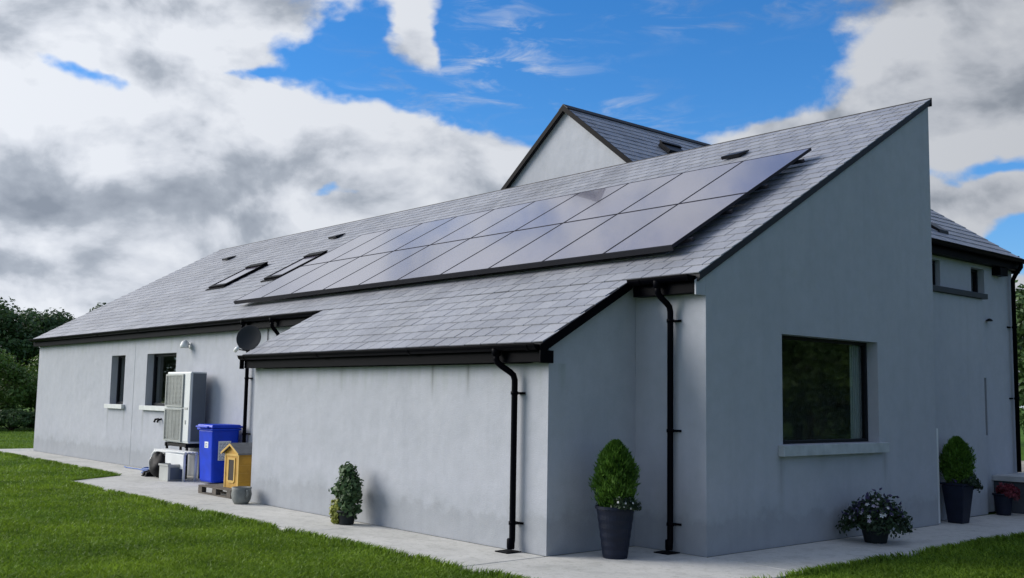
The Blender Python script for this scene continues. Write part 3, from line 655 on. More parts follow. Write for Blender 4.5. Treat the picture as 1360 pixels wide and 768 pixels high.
# blue bin
bn = thing('wheelie_bin', 'tall blue plastic wheelie bin with lid closed and white stickers', 'bin', (-10.76, -.37, 0), 0)
def taper(mb, w0, d0, z0, w1, d1, z1):
    mb.add([(-w0,-d0,z0),(w0,-d0,z0),(w0,d0,z0),(-w0,d0,z0),(-w1,-d1,z1),(w1,-d1,z1),(w1,d1,z1),(-w1,d1,z1)], [(0,3,2,1),(4,5,6,7),(0,1,5,4),(1,2,6,5),(2,3,7,6),(3,0,4,7)])
b = MB(); taper(b, .255, .225, .03, .295, .265, .98); b.build('body', M['blue'], bn, .045, seg=4)
b = MB(); taper(b, .315, .285, .955, .315, .285, .995); b.build('rim', M['blue'], bn, .012)
b = MB(); taper(b, .325, .295, 1.0, .30, .27, 1.06); b.box(-.24,-.35,1.0,.24,-.296,1.035); b.build('lid', M['blue'], bn, .018, seg=3)
b = MB(); b.tube([(-.2,.30,1.02),(-.2,.36,1.02),(.2,.36,1.02),(.2,.30,1.02)], .014, 8); b.build('handle', M['blue'], bn)
for xx in (-.27, .27):
    b = MB(); b.tube([(xx-.025,.20,.10),(xx+.025,.20,.10)], .10, 20); b.build('wheel', M['blk'], bn)
def sticker(parent, axis, c, w, h, off, seed):
    # a paper label with unreadable lines of small print
    rg = random.Random(seed); b = MB(); k = MB()
    def q(mb, u0, u1, v0, v1, d):
        if axis == 'y': mb.box(c[0]+u0, c[1]-d-.001, c[2]+v0, c[0]+u1, c[1]-d, c[2]+v1)
        else: mb.box(c[0]+d, c[1]+u0, c[2]+v0, c[0]+d+.001, c[1]+u1, c[2]+v1)
    q(b, -w/2, w/2, -h/2, h/2, off); o = b.build('sticker', M['paper'], parent)
    v = h/2-.03
    while v > -h/2+.02:
        u = -w/2+.02
        while u < w/2-.04:
            l_ = rg.uniform(.02, .06); q(k, u, min(u+l_, w/2-.015), v-.010, v, off+.0015); u += l_+.012
        v -= .026
    k.build('print', M['ink'], o)
sticker(bn, 'y', (.05,-.256,.70), .15, .11, .0, 1); sticker(bn, 'x', (.286,-.02,.60), .24, .34, .002, 2)
# pallet and little yellow hut
pl = thing('pallet', 'weathered wooden pallet lying under the small yellow hut', 'pallet', (-8.68, -1.08, 0))
b = MB()
for k in range(6): b.box(-.58,-.33+k*.115,.112,.58,-.245+k*.115,.134)
b.build('deck', M['wood'], pl, .003)
for xx in (-.58, -.07, .44):
    for yy in (-.33, -.04, .25): b = MB(); b.box(xx,yy,.022,xx+.14,yy+.08,.092); b.build('block', M['wood'], pl, .003)
b = MB()
for yy in (-.33, -.04, .25): b.box(-.578,yy+.002,.0,.578,yy+.078,.021)
for xx in (-.578, -.07, .442): b.box(xx,-.328,.093,xx+.136,.328,.111)
b.build('runners', M['wood'], pl, .003)
hu = thing('toy_hut', 'small yellow wooden hut with grey pitched roof standing on the pallet', 'hut', (-8.42, -1.10, .135))
b = MB(); a, d = .24, .15
b.prism([(-a,-d,0),(a,-d,0),(a,-d,.56),(0,-d,.675),(-a,-d,.56)], (0,2*d,0)); b.build('body', M['yellow'], hu, .004)
b = MB()
for a0 in ((-.245,0,-.205,.55),(.205,0,.245,.55)): b.box(a0[0],-d-.008,a0[1],a0[2],-d-.001,a0[3])
b.box(-.204,-d-.008,.50,.204,-d-.001,.535); b.box(-.245,-d-.009,.15,.245,-d-.002,.165) if 0 else None
for yy in (.12,.24,.36,.48): b.box(.2405,-d+.005,yy,.2435,d-.005,yy+.004)
b.build('trim', M['yellowtrim'], hu, .002)
b = MB(); b.box(-.09,-d-.006,.12,.09,-d-.001,.44); dr = b.build('door', M['dark'], hu)
b = MB()
for a0 in ((-.125,.10,-.091,.475),(.091,.10,.125,.475),(-.09,.441,.09,.475),(-.09,.08,.09,.119)): b.box(a0[0],-d-.012,a0[1],a0[2],-d-.001,a0[3])
b.build('frame', M['yellowtrim'], dr)
b = MB()
for sg in (1,-1): b.prism([(0,-d-.05,.708),(sg*.31,-d-.05,.555),(sg*.31,-d-.05,.53),(0,-d-.05,.683)], (0,2*d+.10,0))
b.build('roof', M['felt'], hu)
b = MB()
for sg in (1,-1): b.prism([(0,-d-.054,.70),(sg*.305,-d-.054,.551),(sg*.305,-d-.054,.515),(0,-d-.054,.665)], (0,.003,0))
b.build('bargeboard', M['yellowtrim'], hu)
# small round grey pot
t = thing('plant_pot', 'small squat grey pot with lug handles at the annex left corner', 'pot', (-7.36, -1.60, 0))
b = MB(); b.lathe([(0,.0),(.10,.0),(.135,.06),(.15,.14),(.14,.20),(.145,.245),(.125,.245),(.12,.20),(0,.19)], 28); b.build('body', M['stonepot'], t)
for sg in (1,-1):
    b = MB(); b.tube([(sg*.13,0,.21),(sg*.19,0,.20),(sg*.20,0,.14),(sg*.14,0,.10)], .016, 8); b.build('handle', M['stonepot'], t)
b = MB(); b.tube([(-.12,.12,.30),(-.05,.20,.33),(.16,.16,.28)], .02, 8) if 0 else b.lathe([(0,.200),(.118,.202)], 20); b.build('soil', M['soil'], t)
# satellite dish
sd = thing('satellite_dish', 'dark grey round satellite dish on the left end of the annex', 'satellite dish', (XA-.002, -1.12, 2.02))
dv = Vector((-8.06-(XA-.002), -1.22+1.12, 2.49-2.02))
ax = Vector((.62, -.74, .20)).normalized(); q = ax.to_track_quat('Z', 'Y').to_matrix().to_4x4(); q.translation = dv
b = MB(); b.lathe([(0,.0),(.07,.004),(.14,.018),(.20,.042),(.205,.042),(.205,.036),(.14,.010),(.0,-.008)], 32); b.v = [tuple(q @ Vector(p)) for p in b.v]; b.build('reflector', M['dish'], sd)
b = MB(); b.tube([(0,0,0),(-.12,-.01,.0),(-.30,-.03,.10),tuple(dv-ax*.02)], .018, 10); b.box(-.012,-.06,-.08,.0,.06,.08); b.build('bracket', M['pvc'], sd)
foot = dv+Vector((-.02,0,-.20)); lnb = dv+ax*.10+Vector((-.20,-.07,-.19))
b = MB(); b.tube([tuple(dv-ax*.01+Vector((0,0,-.08))), tuple(foot), tuple(lnb)], .011, 8); b.build('arm', M['pvc'], sd)
b = MB(); b.tube([tuple(lnb+Vector((-.05,0,-.03))), tuple(lnb+Vector((0,0,.0))), tuple(lnb+Vector((.06,.02,.035)))], [.03,.035,.022], 12); b.build('receiver', M['white'], sd)
# wall lamp
wl = thing('wall_lamp', 'small white bulkhead wall lamp under the main eaves', 'wall lamp', (-12.98, -.002, 2.56))
b = MB(); b.lathe([(0,0),(.065,0),(.065,.02),(.0,.02)], 20); b.v = [(p[0],-p[2],p[1]) for p in b.v]; b.build('base', M['white'], wl)
b = MB(); b.lathe([(.02,.0),(.055,-.02),(.085,-.09),(.088,-.15),(.08,-.15),(.0,-.05)], 20, (0,-.13,.10)); b.build('shade', M['white'], wl)
b = MB(); b.tube([(0,-.02,.02),(0,-.09,.09),(0,-.13,.10)], .014, 8); b.build('arm', M['white'], wl)
fl = MB(); fl.lathe([(0,.05),(.05,.04),(.085,0),(.085,-.015),(0,-.015)], 18); fl.v = [(p[0]*.6, p[1]*.6, p[2]*.7) for p in fl.v]
o = fl.build('wall_light', M['frame']); o.location = (WX+.05, 7.48, 2.96); tag(o, 'small dark half-round light on the wing wall', 'wall light')
# curtain inside the gable window
b = MB(); ys = [3.29+.0065*k for k in range(36)]
vs = []; fs = []
for k, y in enumerate(ys):
    for z in (1.16, 2.41): vs.append((-.262+.016*math.sin(k*.9), y, z))
fs = [(2*k,2*k+2,2*k+3,2*k+1) for k in range(len(ys)-1)]
b.add(vs, fs, True); o = b.build('curtain', M['whitefab']); tag(o, 'pale curtain hanging inside the right side of the gable window', 'curtain')
# white board leaning at the gable's far corner
b = MB(); b.box(-.09, 5.07, .0, -.06, 5.22, 1.30); o = b.build('white_board', M['white'], None, .004); tag(o, 'narrow white board leaning upright behind the tall corner planter', 'board')
# ================================================================== POTTED PLANTS
def round_pot(parent, r0, r1, h, m, rings=False, sq=False):
    b = MB(); pr = [(0,0),(r0,0)]
    for k in range(1, 13):
        t_ = k/12; pr.append((r0+(r1-r0)*t_+(.004*math.sin(k*PI) if not rings else .004*(k % 2)), h*t_))
    pr += [(r1+.012,h-.03),(r1+.012,h),(r1-.012,h),(r1-.02,h-.05),(0,h-.05)]
    b.lathe(pr, 32, smooth=not rings); b.build('pot', m, parent)
    b = MB(); b.lathe([(r1-.021,h-.049),(0,h-.04)], 24); b.build('soil', M['soil'], parent)
def tear(n, H, Rm, z0, inner=.35):
    t_ = RNG.uniform(0, 1, n)**.95; prof = np.interp(t_, [0,.12,.34,.56,.76,.90,1], [.62,.84,1,.96,.74,.45,.12])
    a = RNG.uniform(0, 2*PI, n); lump = 1+.10*np.sin(3*a+9*t_)+.10*np.sin(5*a-17*t_+1)+.09*np.sin(8*a+33*t_)
    r = Rm*prof*lump*np.sqrt(RNG.uniform(inner, 1, n))*(1+.05*np.minimum(np.abs(RNG.normal(size=n)), 2.2)**2)
    P = np.stack([r*np.cos(a), r*np.sin(a), z0+H*t_], 1); N = np.stack([np.cos(a), np.sin(a), .5+t_], 1)
    return P, N
def sprays(P, N, size, asp):
    # thin upswept sprays growing outwards
    n = len(P); T = unit(N*np.array([.8,.8,.5])+np.array([0,0,.75])+RNG.normal(size=(n,3))*.42); B = unit(np.cross(T, RNG.normal(size=(n,3))))
    Lg = (size*RNG.uniform(.5, 1.35, n))[:,None]; Wd = Lg*asp
    return np.stack([P-T*Lg*.4, P+B*Wd*.5, P+T*Lg*.6, P-B*Wd*.5], 1).reshape(-1,3)
def conifer(parent, n, H, Rm, z0, m, size=.045):
    P, N = tear(n, H, Rm, z0)
    return fast('foliage', sprays(P, N, size, .24), 4, m, parent)
def dome(n, rx, ry, rz, c, lumps=6, seed=1):
    rg = np.random.default_rng(seed); d = unit(rg.normal(size=(n,3))); d[:,2] = np.abs(d[:,2])*1.0-.25*rg.uniform(size=n)
    k = unit(rg.normal(size=(lumps,3))); k[:,2] = np.abs(k[:,2]); s_ = .60+.48*np.max(np.clip(d@k.T, 0, 1)**4, axis=1)
    s_ = s_*rg.uniform(.55, 1.03, n)**.6
    return np.array(c)+d*s_[:,None]*np.array([rx,ry,rz]), d
def flowers(parent, P, N, size, m):
    V = []
    for k in range(5):
        a = 2*PI*k/5; u = np.array([math.cos(a), math.sin(a), 0]); w_ = np.array([-math.sin(a), math.cos(a), 0]); z = np.array([0,0,1.])
        V += [z*0, u*size*.6+w_*size*.32+z*size*.1, u*size+z*size*.05, u*size*.6-w_*size*.32+z*size*.1]
    first = None
    for p, nn in zip(P, unit(N)):
        if first is None: o = first = fast('flower', np.array(V), 4, m, parent)
        else: o = first.copy(); C.objects.link(o); o.parent = parent
        o.location = p; o.rotation_euler = Vector(nn).to_track_quat('Z', 'Y').to_euler(); k = random.uniform(.75, 1.2); o.scale = (k,k,k)
def stems(parent, P, base, m=M['lf_pot'], r=.003):
    b = MB()
    for p in P: b.tube([Vector(base), Vector(base)*.45+Vector(p)*.55+Vector((0,0,.03)), Vector(p)], r, 5, False)
    return b.build('stems', m, parent)
# 1 conifer by the inner corner
t = thing('potted_conifer', 'clipped green conifer with white flowers in tall dark blue pot', 'potted plant', (-.53, -.83, 0))
round_pot(t, .125, .20, .53, M['potblue'], True)
conifer(t, 16000, .69, .205, .50, M['lf_conifer'], .052)
b = MB(); b.tube([(0,0,.45),(.01,0,.8),(0,0,1.1)], [.02,.015,.006], 8); b.build('trunk', M['bark'], t)
P, N = dome(1300, .20, .17, .15, (.13, -.03, .53), 5, 5); fast('trailing_leaves', leaves(P, N, .035, .6, .8), 4, M['lf_pot'], t)
P, N = dome(60, .21, .18, .17, (.14, -.03, .54), 5, 6); flowers(t, P, N, .014, M['petal'])
# 2 ivy pot against the annex wall
t = thing('potted_ivy', 'bushy ivy with yellow-green lower leaves in a small dark pot', 'potted plant', (-4.42, -1.63, 0))
round_pot(t, .09, .13, .18, M['potgreen'])
rgv = np.random.default_rng(21); pts = []; nr = []
for c, r_, n in (((0,.02,.38),(.17,.15,.17),700),((.03,.0,.52),(.15,.13,.12),520),((.0,.0,.66),(.11,.10,.07),260),((.17,-.02,.46),(.09,.08,.09),200),((-.18,-.05,.42),(.06,.05,.05),70),((.05,.0,.22),(.14,.13,.14),420),((-.07,.02,.70),(.05,.04,.03),50)):
    d = unit(rgv.normal(size=(n,3))); q = np.array(c)+d*np.array(r_)*rgv.uniform(.5, 1, n)[:,None]; pts.append(q); nr.append(d+np.array([0,-.4,.4]))
fast('foliage', leaves(np.concatenate(pts)+rgv.normal(size=(sum(map(len, pts)),3))*.022, np.concatenate(nr), .062, .75, .7), 4, M['lf_ivy'], t)
d = unit(rgv.normal(size=(620,3))); q = np.array((-.09,-.09,.17))+d*np.array((.11,.09,.19))*rgv.uniform(.5, 1, 620)[:,None]
q[:,2] = np.abs(q[:,2]-.01)+.01
fast('lower_foliage', leaves(q, d+np.array([-.3,-.4,.2]), .045, .8, .5), 4, M['lf_lime'], t)
b = MB()
for k in range(9):
    a = k*.7; b.tube([(0,0,.15),(.05*math.cos(a),.05*math.sin(a),.35),(.10*math.cos(a+.4),.09*math.sin(a+.4),.6)], .006, 6)
b.build('stems', M['bark'], t)
# 3 flower bowl in front of the gable
t = thing('flower_pot', 'round dark pot of spreading dark leaves and small white flowers below the window', 'potted plant', (.44, 2.62, 0))
round_pot(t, .125, .17, .20, M['potgreen'])
P, N = dome(2600, .39, .39, .34, (0,0,.22), 9, 31); P[:,2] -= np.clip(np.hypot(P[:,0],P[:,1])-.2, 0, 1)*.35; P = P*(1+np.abs(RNG.normal(size=(len(P),1)))*.06)+RNG.normal(size=P.shape)*.018; fast('foliage', leaves(P, N, .058, .55, .8), 4, M['lf_pot'], t)
P, N = dome(420, .42, .42, .40, (0,.04,.24), 7, 33); k = P[:,2] > .3; fast('purple_foliage', leaves(P[k], N[k], .065, .5, .7), 4, M['lf_purple'], t)
P, N = dome(46, .40, .40, .35, (0,-.04,.25), 9, 35); k = (P[:,2] > .27) & (P[:,1] < .14); flowers(t, P[k], N[k], .027, M['petal'])
P, N = dome(40, .40, .40, .36, (0,-.02,.26), 9, 39); k = P[:,2] > .25; flowers(t, P[k], N[k], .026, M['petalpink'])
P, N = dome(90, .37, .37, .33, (0,0,.22), 9, 36); stems(t, P[:60], (0,0,.17))
# 4 tall planter by the bay
t = thing('potted_conifer', 'tall square dark planter with green conifer and trailing flowers beside the bay', 'potted plant', (.06, 5.50, 0))
b = MB(); taper(b, .105, .105, 0, .16, .16, .52); b.build('pot', M['potblue'], t, .012)
b = MB(); taper(b, .17, .17, .523, .17, .17, .55); b.build('rim', M['potblue'], t, .006)
b = MB(); b.tube([(0,0,.5),(0,0,.9),(0,0,1.15)], [.02,.015,.006], 8); b.build('trunk', M['bark'], t)
conifer(t, 12000, .62, .20, .55, M['lf_conifer'], .055)
P, N = dome(1300, .22, .27, .18, (.05,.12,.57), 7, 41); P[:,2] -= np.clip(np.hypot(P[:,0],P[:,1])-.2, 0, 1)*.7; fast('trailing_leaves', leaves(P, N, .05, .55, .8), 4, M['lf_pot'], t)
P, N = dome(400, .22, .27, .20, (.05,.12,.58), 7, 43); fast('purple_foliage', leaves(P, N, .05, .55, .8), 4, M['lf_purple'], t)
P, N = dome(20, .22, .28, .2, (.06,.14,.58), 7, 45); flowers(t, P, N, .02, M['petalpink'])
# 5 red-leaved pot by the terrace
t = thing('potted_shrub', 'dark pot of deep red leaves in front of the terrace', 'potted plant', (-.03, 7.13, 0))
round_pot(t, .10, .14, .32, M['potblue'])
P, N = dome(700, .19, .19, .18, (.05,.04,.33), 6, 51); P[:,2] -= np.clip(np.hypot(P[:,0],P[:,1])-.15, 0, 1)*.6; fast('foliage', leaves(P, N, .075, .5, .6, .4), 4, M['lf_red'], t)
P, N = dome(40, .2, .2, .18, (.05,.04,.34), 6, 52); stems(t, P, (0,0,.3), M['lf_red'])
# ================================================================== TREES
def tree_data(name, H, Rr, base, nleaf, leaf, m, seed, nclump=46, squash=1., trunk=True):
    rg = np.random.default_rng(seed); root = bpy.data.objects.new(name, None); C.objects.link(root)
    zc = (H+base)/2; rz = (H-base)/2
    cl = []
    while len(cl) < nclump:
        d = rg.normal(size=3); d /= np.linalg.norm(d); s_ = rg.uniform(.35, 1)**.5
        p = np.array([d[0]*Rr*s_, d[1]*Rr*s_, zc+d[2]*rz*s_*.92])
        w = 1-.35*max(0, (p[2]-zc)/rz); p[:2] *= w; cl.append(p)
    b = MB()
    if trunk:
        b.tube([(0,0,-.05),(rg.normal()*.06,rg.normal()*.06,base*.6),(rg.normal()*.15,rg.normal()*.15,zc),(rg.normal()*.2,rg.normal()*.2,H*.88)], [H*.028,H*.022,H*.013,H*.004], 9)
        for p in cl[::3]:
            z0 = base*.7+(p[2]-base*.7)*.45; b.tube([(0,0,z0),(p[0]*.5,p[1]*.5,z0+(p[2]-z0)*.6),tuple(p)], [H*.011,H*.007,H*.002], 6)
    else:
        for p in cl[::3]: b.tube([(p[0]*.1,p[1]*.1,0),(p[0]*.5,p[1]*.5,p[2]*.5),tuple(p)], [.03,.02,.006], 6)
    b.build('trunk', M['bark'], root)
    P = []; N = []; per = nleaf//nclump
    for p in cl:
        n = max(4, int(per*rg.uniform(.6, 1.4))); r_ = Rr*rg.uniform(.20, .42)
        d = rg.normal(size=(n,3)); d /= np.linalg.norm(d, axis=1, keepdims=True)
        q = p+d*np.array([r_,r_,r_*.72])*(rg.uniform(.35, 1.05, n)**.6)[:,None]; P.append(q); N.append(d+np.array([0,0,.5]))
    P = np.concatenate(P); N = np.concatenate(N); k = P[:,2] > .05
    fast('crown', leaves(P[k], N[k], leaf, .62, .6), 4, m, root)
    return root
def copy_tree(o):
    c = o.copy(); C.objects.link(c)
    for ch in o.children:
        d = ch.copy(); C.objects.link(d); d.parent = c
    return c
def place(protos, used, k, loc, s, rz, name, label, cat, group):
    o = protos[k] if k not in used else copy_tree(protos[k]); used.add(k)
    o.location = loc; o.scale = s if isinstance(s, tuple) else (s,s,s); o.rotation_euler = (0,0,rz); tag(o, label, cat, group); return o
TP = [tree_data('broadleaf_tree', 7.2, 2.7, 1.0, 15000, .24, M['lf_dark'], 61, 60), tree_data('broadleaf_tree', 6.8, 2.9, .8, 15000, .24, M['lf_mid'], 62, 60), tree_data('broadleaf_tree', 7.0, 1.9, 2.2, 7000, .22, M['lf_dark'], 63, 34)]
us = set(); G = 'trees beyond the lawn'
T = 'broadleaf_tree'
vis = [(1,(-57,7.6,0),1.0,.3,'mid-green leafy tree at the left edge behind the light bush'), (0,(-59,11.0,0),.95,1.2,'dark leafy tree right of the mid-green one behind the lawn'),
       (2,(-58,14.4,0),.98,2.2,'slender dark treetop showing just above the left roof corner'), (0,(-61,4.2,0),1.0,4.1,'dark tree partly outside the left edge of the view')]
for k, loc, s, rz, lb in vis: place(TP, us, k, loc, s, rz, T, lb, 'tree', G)
for k, (x, y) in enumerate([(-56,1),(-54,-4),(-53,-9),(-52,-15),(-50,-21),(-62,18),(-60,23)]):
    place(TP, us, k % 2, (x,y,0), 1+.06*(k % 3), k*1.7, T, 'leafy tree in the row outside the left edge of the view', 'tree', 'trees outside the left edge')
right = [(1,(-9.3,33,0),1.0,.5,'green leafy tree at the right edge beyond the far wing corner'), (0,(-14.5,36,0),1.0,2.5,'dark tree behind the wing at the right edge')]
for k, loc, s, rz, lb in right: place(TP, us, k, loc, s, rz, T, lb, 'tree', 'trees beyond the driveway')
for k, (x, y) in enumerate([(-4,33.5),(1.5,32),(7,31),(12,29.5),(17,28),(22,26),(27,23),(31,18),(33,12),(34,6)]):
    place(TP, us, (0,1)[k % 2], (x,y,0), 1.05+.08*(k % 3), k*2.1, T, 'leafy tree in the row outside the right edge of the view', 'tree', 'trees outside the right edge')
BP = [tree_data('bush', 3.5, 2.1, .1, 13000, .15, M['lf_light'], 71, 60, trunk=False), tree_data('bush', 3.2, 1.9, .1, 11000, .15, M['lf_mid'], 72, 50, trunk=False)]
ub = set()
for k, loc, s, rz, lb in [(0,(-41.5,3.6,0),1.0,.2,'big light green bush at the far left edge of the lawn'),(0,(-42,6.9,0),.98,2.2,'light green bush touching the left corner of the house'),(1,(-44,9.6,0),1.0,1.1,'bush hidden mostly behind the left corner of the house'),(1,(-41,.4,0),1.0,3.1,'bush just outside the left edge of the view')]:
    place(BP, ub, k, loc, s, rz, 'bush', lb, 'bush', 'bushes along the lawn edge')
for k, (x, y) in enumerate([(4,30),(8,28.5),(11.5,27),(15,26),(18.5,25),(22,23.5)]):
    place(BP, ub, k % 2, (x,y,0), (1.3,1.3,1.7), k*1.9, 'bush', 'big bush in the row outside the right edge of the view', 'bush', 'bushes outside the right edge')
SP = [tree_data('shrub', .75, .75, .05, 3200, .09, M['lf_mid'], 81, 30, trunk=False)]; usb = set()
for j, (y, lb) in enumerate([(2.7,'low leafy shrub outside the left edge'),(3.7,'low leafy shrub at the very left edge in front of the bushes'),(4.75,'low leafy shrub in the middle of the row before the bushes'),(5.8,'low leafy shrub nearest the left house corner'),(7.0,'low shrub behind the left house corner')]):
    place(SP, usb, 0, (-38.2+.2*(j % 2), y, 0), 1+.12*(j % 2), j*1.3, 'shrub', lb, 'shrub', 'low shrubs in front of the bushes')
# ================================================================== SKY, SUN, CAMERA
to_sun = Vector((-.62, -.46, .36)).normalized()
sun_el = math.asin(to_sun.z); sun_rot = math.atan2(to_sun.x, to_sun.y)
BLOBS = [(-.350,.334,.211,.051,0,.90),(-.373,.168,.305,.124,0,.90),(-.105,.224,.203,.069,-8,.90),(-.100,.352,.024,.052,35,.72),(-.150,.345,.028,.040,0,-.75),(-.40,.05,.25,.05,0,.7),(-.06,.345,.014,.05,20,-.3),(.400,.294,.138,.102,35,1.0),(.434,.182,.069,.022,0,.80),
 (.252,.244,.080,.020,0,.80),(.086,.280,.051,.010,-10,.50),(.455,.071,.058,.044,0,.70),(-.034,.338,.044,.010,10,.16),(.011,.325,.036,.007,0,.20),(.056,.315,.174,.062,0,-.90),(.181,.333,.109,.094,0,-.80),
 (-.177,.187,.036,.010,5,-.75),(-.190,.308,.060,.030,-10,-1.0),(-.405,.285,.050,.014,-15,-.95),(.429,.209,.058,.010,0,-.80),(.457,.140,.029,.020,0,-.90),(-.266,.288,.055,.010,0,-.8),(-.14,.30,.045,.016,-10,-.5),(-.6,.62,.7,.24,0,.9),(-.047,.272,.087,.012,-8,-.30)]
DARK = [(-.374,.180,.189,.050,0,.42),(-.427,.118,.145,.024,0,.26),(-.282,.345,.109,.025,0,.16),(-.448,.162,.109,.035,0,.10),(.367,.288,.124,.065,20,.08),(-.090,.205,.160,.030,0,.08),
 (-.047,.251,.065,.015,0,-.12),(-.258,.274,.12,.03,0,-.2),(.266,.302,.044,.044,40,-.12),(-.416,.244,.11,.035,0,-.2),(-.40,.31,.10,.03,0,-.1)]
yaw, pit, rol, fpx = .853252, .104347, .016725, 1376.16
def build_world():
    w = bpy.data.worlds.new('World'); bpy.context.scene.world = w; w.use_nodes = True
    n, l = w.node_tree.nodes, w.node_tree.links; n.clear()
    def math_(op, a, b=None, c=None, clamp=False):
        q = n.new('ShaderNodeMath'); q.operation = op; q.use_clamp = clamp
        for i, v in enumerate((a, b, c)):
            if v is None: continue
            if isinstance(v, (int, float)): q.inputs[i].default_value = v
            else: l.new(v, q.inputs[i])
        return q.outputs[0]
    tc = n.new('ShaderNodeTexCoord'); N = tc.outputs['Generated']
    def dot(v, k):
        q = n.new('ShaderNodeVectorMath'); q.operation = 'DOT_PRODUCT'; l.new(v, q.inputs[0]); q.inputs[1].default_value = k; return q.outputs['Value']
    r_ = dot(N, (math.cos(yaw), math.sin(yaw), 0)); f_ = dot(N, (-math.sin(yaw), math.cos(yaw), 0)); z_ = dot(N, (0,0,1))
    az = math_('ARCTAN2', r_, f_); el = math_('ARCSINE', z_)
    def noise(scale, detail, rough, zs, off=(0,0,0), dist=0.):
        mp = n.new('ShaderNodeMapping'); mp.inputs['Scale'].default_value = (1,1,zs); mp.inputs['Location'].default_value = off; l.new(N, mp.inputs['Vector'])
        t = n.new('ShaderNodeTexNoise'); t.inputs['Scale'].default_value = scale; t.inputs['Detail'].default_value = detail; t.inputs['Roughness'].default_value = rough; t.inputs['Distortion'].default_value = dist
        l.new(mp.outputs['Vector'], t.inputs['Vector']); return t
    warp = noise(9, 4, .55, 1.6, (3,1,7))
    cb = n.new('ShaderNodeCombineXYZ'); l.new(az, cb.inputs[0]); l.new(el, cb.inputs[1])
    wv = n.new('ShaderNodeVectorMath'); wv.operation = 'MULTIPLY_ADD'; l.new(warp.outputs['Color'], wv.inputs[0]); wv.inputs[1].default_value = (.11,.065,0)
    sub = n.new('ShaderNodeVectorMath'); sub.operation = 'ADD'; l.new(cb.outputs[0], sub.inputs[0]); sub.inputs[1].default_value = (-.055,-.0325,0); l.new(sub.outputs[0], wv.inputs[2])
    UV = wv.outputs[0]
    def gsum(B, start):
        acc = start
        for u, v, ru, rv, ang, wt in B:
            mp = n.new('ShaderNodeMapping'); mp.vector_type = 'TEXTURE'; mp.inputs['Location'].default_value = (u,v,0); mp.inputs['Rotation'].default_value = (0,0,R(ang)); mp.inputs['Scale'].default_value = (ru,rv,1)
            l.new(UV, mp.inputs['Vector'])
            q = n.new('ShaderNodeVectorMath'); q.operation = 'DOT_PRODUCT'; l.new(mp.outputs[0], q.inputs[0]); l.new(mp.outputs[0], q.inputs[1])
            g_ = math_('POWER', math.e, math_('MULTIPLY', q.outputs['Value'], -1.0))
            acc = math_('MULTIPLY_ADD', g_, wt, acc)
        return acc
    big = noise(3.6, 3, .5, 2.0, (1.3,.2,.4))
    Z = 1.55; O = (.7,2.2,.3)
    fb = noise(8.5, 11, .60, Z, O, .2); fs = noise(8.5, 7, .55, Z, O, .2); fu = noise(8.5, 4, .5, Z, (O[0]+.02, O[1], O[2]+.05), .2)
    base = math_('MULTIPLY_ADD', big.outputs['Fac'], .9, -.12)
    inv = math_('SUBTRACT', 1, math_('POWER', math.e, math_('MULTIPLY', math_('MULTIPLY', az, az), -3.0)))
    dens0 = gsum(BLOBS, math_('MULTIPLY_ADD', base, inv, -.05))
    dens = math_('MULTIPLY_ADD', math_('SUBTRACT', fb.outputs['Fac'], .5), 1.5, dens0)
    mr = n.new('ShaderNodeMapRange'); mr.interpolation_type = 'SMOOTHSTEP'; mr.inputs['From Min'].default_value = .04; mr.inputs['From Max'].default_value = .46
    l.new(dens, mr.inputs['Value'])
    # thin high wisps in the blue
    ci = noise(16, 8, .62, 3.6, (2,7,1), .6); cm = gsum([(-.03,.325,.10,.045,10,1.0),(.09,.275,.09,.02,-8,.9),(.22,.36,.10,.02,0,.6),(-.15,.27,.08,.02,0,.5)], 0.)
    cr = n.new('ShaderNodeMapRange'); cr.interpolation_type = 'SMOOTHSTEP'; cr.inputs['From Min'].default_value = .47; cr.inputs['From Max'].default_value = .80; cr.inputs['To Max'].default_value = .75; l.new(ci.outputs['Fac'], cr.inputs['Value'])
    alpha = math_('MAXIMUM', mr.outputs[0], math_('MULTIPLY', cr.outputs[0], cm, clamp=True))
    # cloud shading: flat grey bases, bright tops and edges; light comes from above
    relief = math_('MULTIPLY', math_('SUBTRACT', fu.outputs['Fac'], fs.outputs['Fac']), 2.5)
    thick = math_('MULTIPLY', math_('MINIMUM', math_('MAXIMUM', math_('SUBTRACT', dens, .35), 0), 1.), .14)
    dk = gsum(DARK, thick)
    fine = math_('MULTIPLY', math_('SUBTRACT', fb.outputs['Fac'], .5), -.55)
    dk = math_('ADD', math_('ADD', dk, relief), fine)
    rp = n.new('ShaderNodeValToRGB'); e = rp.color_ramp.elements; e[0].position = 0; e[0].color = (.70,.73,.785,1); e[1].position = 1; e[1].color = (.23,.265,.325,1)
    for p_, c_ in ((.26,(.58,.615,.68,1)),(.58,(.36,.40,.465,1))): q = e.new(p_); q.color = c_
    l.new(math_('ADD', dk, .08), rp.inputs['Fac'])
    sky = n.new('ShaderNodeTexSky'); sky.sky_type = 'NISHITA'; sky.sun_disc = False; sky.sun_elevation = sun_el; sky.sun_rotation = sun_rot; sky.air_density = 1.0; sky.dust_density = .3; sky.ozone_density = 2.0
    tint = n.new('ShaderNodeMix'); tint.data_type = 'RGBA'; tint.blend_type = 'MULTIPLY'; tint.inputs['Factor'].default_value = 1; l.new(sky.outputs[0], tint.inputs['A']); tint.inputs['B'].default_value = SKYTINT
    sc = n.new('ShaderNodeVectorMath'); sc.operation = 'SCALE'; l.new(rp.outputs['Color'], sc.inputs[0]); l.new(math_('MULTIPLY', math_('MULTIPLY_ADD', dot(N, (-.80,-.58,.25)), .50, .86), 10.), sc.inputs['Scale'])  # cloud brightness raised sunward and lowered gable-side, added to shape the wall light
    hz = math_('POWER', math.e, math_('MULTIPLY', math_('MAXIMUM', el, 0.), -11.))
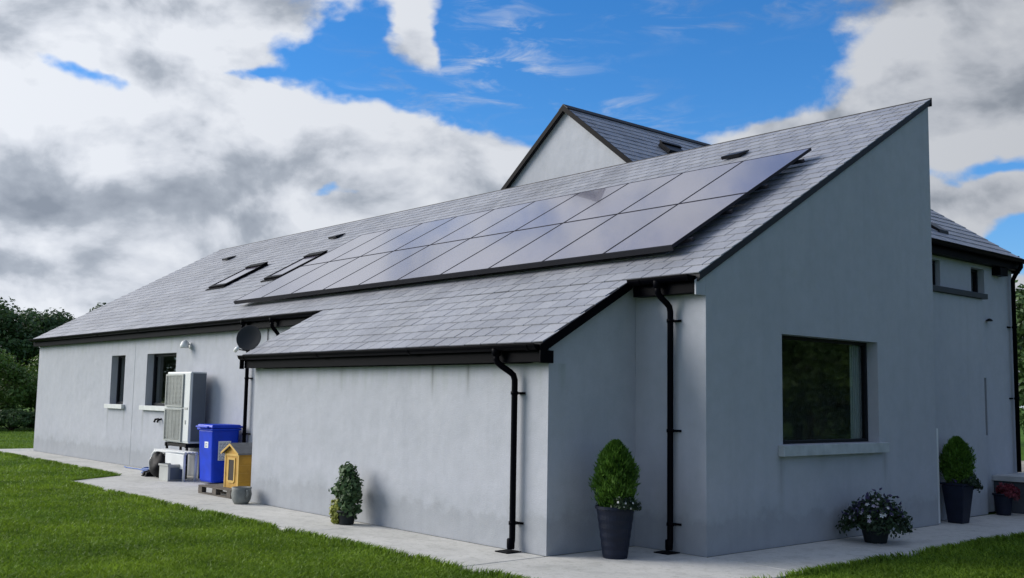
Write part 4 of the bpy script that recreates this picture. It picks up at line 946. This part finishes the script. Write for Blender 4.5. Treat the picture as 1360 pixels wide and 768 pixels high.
    hm = n.new('ShaderNodeMix'); hm.data_type = 'RGBA'; l.new(hz, hm.inputs['Factor']); l.new(tint.outputs['Result'], hm.inputs['A']); hm.inputs['B'].default_value = (5.2,6.2,7.2,1)
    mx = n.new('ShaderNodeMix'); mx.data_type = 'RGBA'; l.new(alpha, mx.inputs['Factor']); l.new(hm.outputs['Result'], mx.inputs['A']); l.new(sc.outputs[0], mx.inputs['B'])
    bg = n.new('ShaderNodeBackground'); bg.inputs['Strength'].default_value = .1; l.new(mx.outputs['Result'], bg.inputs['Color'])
    out = n.new('ShaderNodeOutputWorld'); l.new(bg.outputs[0], out.inputs['Surface'])
    w.cycles.sampling_method = 'MANUAL'; w.cycles.sample_map_resolution = 512
SKYTINT = (.32, 1.02, 1.72, 1)
build_world()
sl = bpy.data.lights.new('sun', 'SUN'); sl.energy = 4.3; sl.angle = R(38); sl.color = (1, .95, .88)
so = bpy.data.objects.new('sun', sl); so.rotation_euler = (-to_sun).to_track_quat('-Z', 'Y').to_euler(); so.location = (-20,-20,20); C.objects.link(so)
cd = bpy.data.cameras.new('camera'); cd.sensor_width = 36; cd.lens = 36*fpx/1360; cd.clip_end = 3000; cd.clip_start = .05
co = bpy.data.objects.new('camera', cd); C.objects.link(co)
F = Vector((-math.sin(yaw)*math.cos(pit), math.cos(yaw)*math.cos(pit), math.sin(pit))); R0 = Vector((math.cos(yaw), math.sin(yaw), 0)); U0 = R0.cross(F)
R2 = R0*math.cos(rol)+U0*math.sin(rol); U2 = -R0*math.sin(rol)+U0*math.cos(rol)
co.matrix_world = Matrix(((R2.x,U2.x,-F.x,6.9914),(R2.y,U2.y,-F.y,-8.8724),(R2.z,U2.z,-F.z,1.6311),(0,0,0,1)))
sc = bpy.context.scene; sc.camera = co
sc.view_settings.view_transform = 'Standard'; sc.view_settings.look = 'None'; sc.view_settings.exposure = 0; sc.view_settings.gamma = 1
sc.render.engine = 'CYCLES'; sc.cycles.use_denoising = True; sc.cycles.max_bounces = 6; sc.cycles.transparent_max_bounces = 8
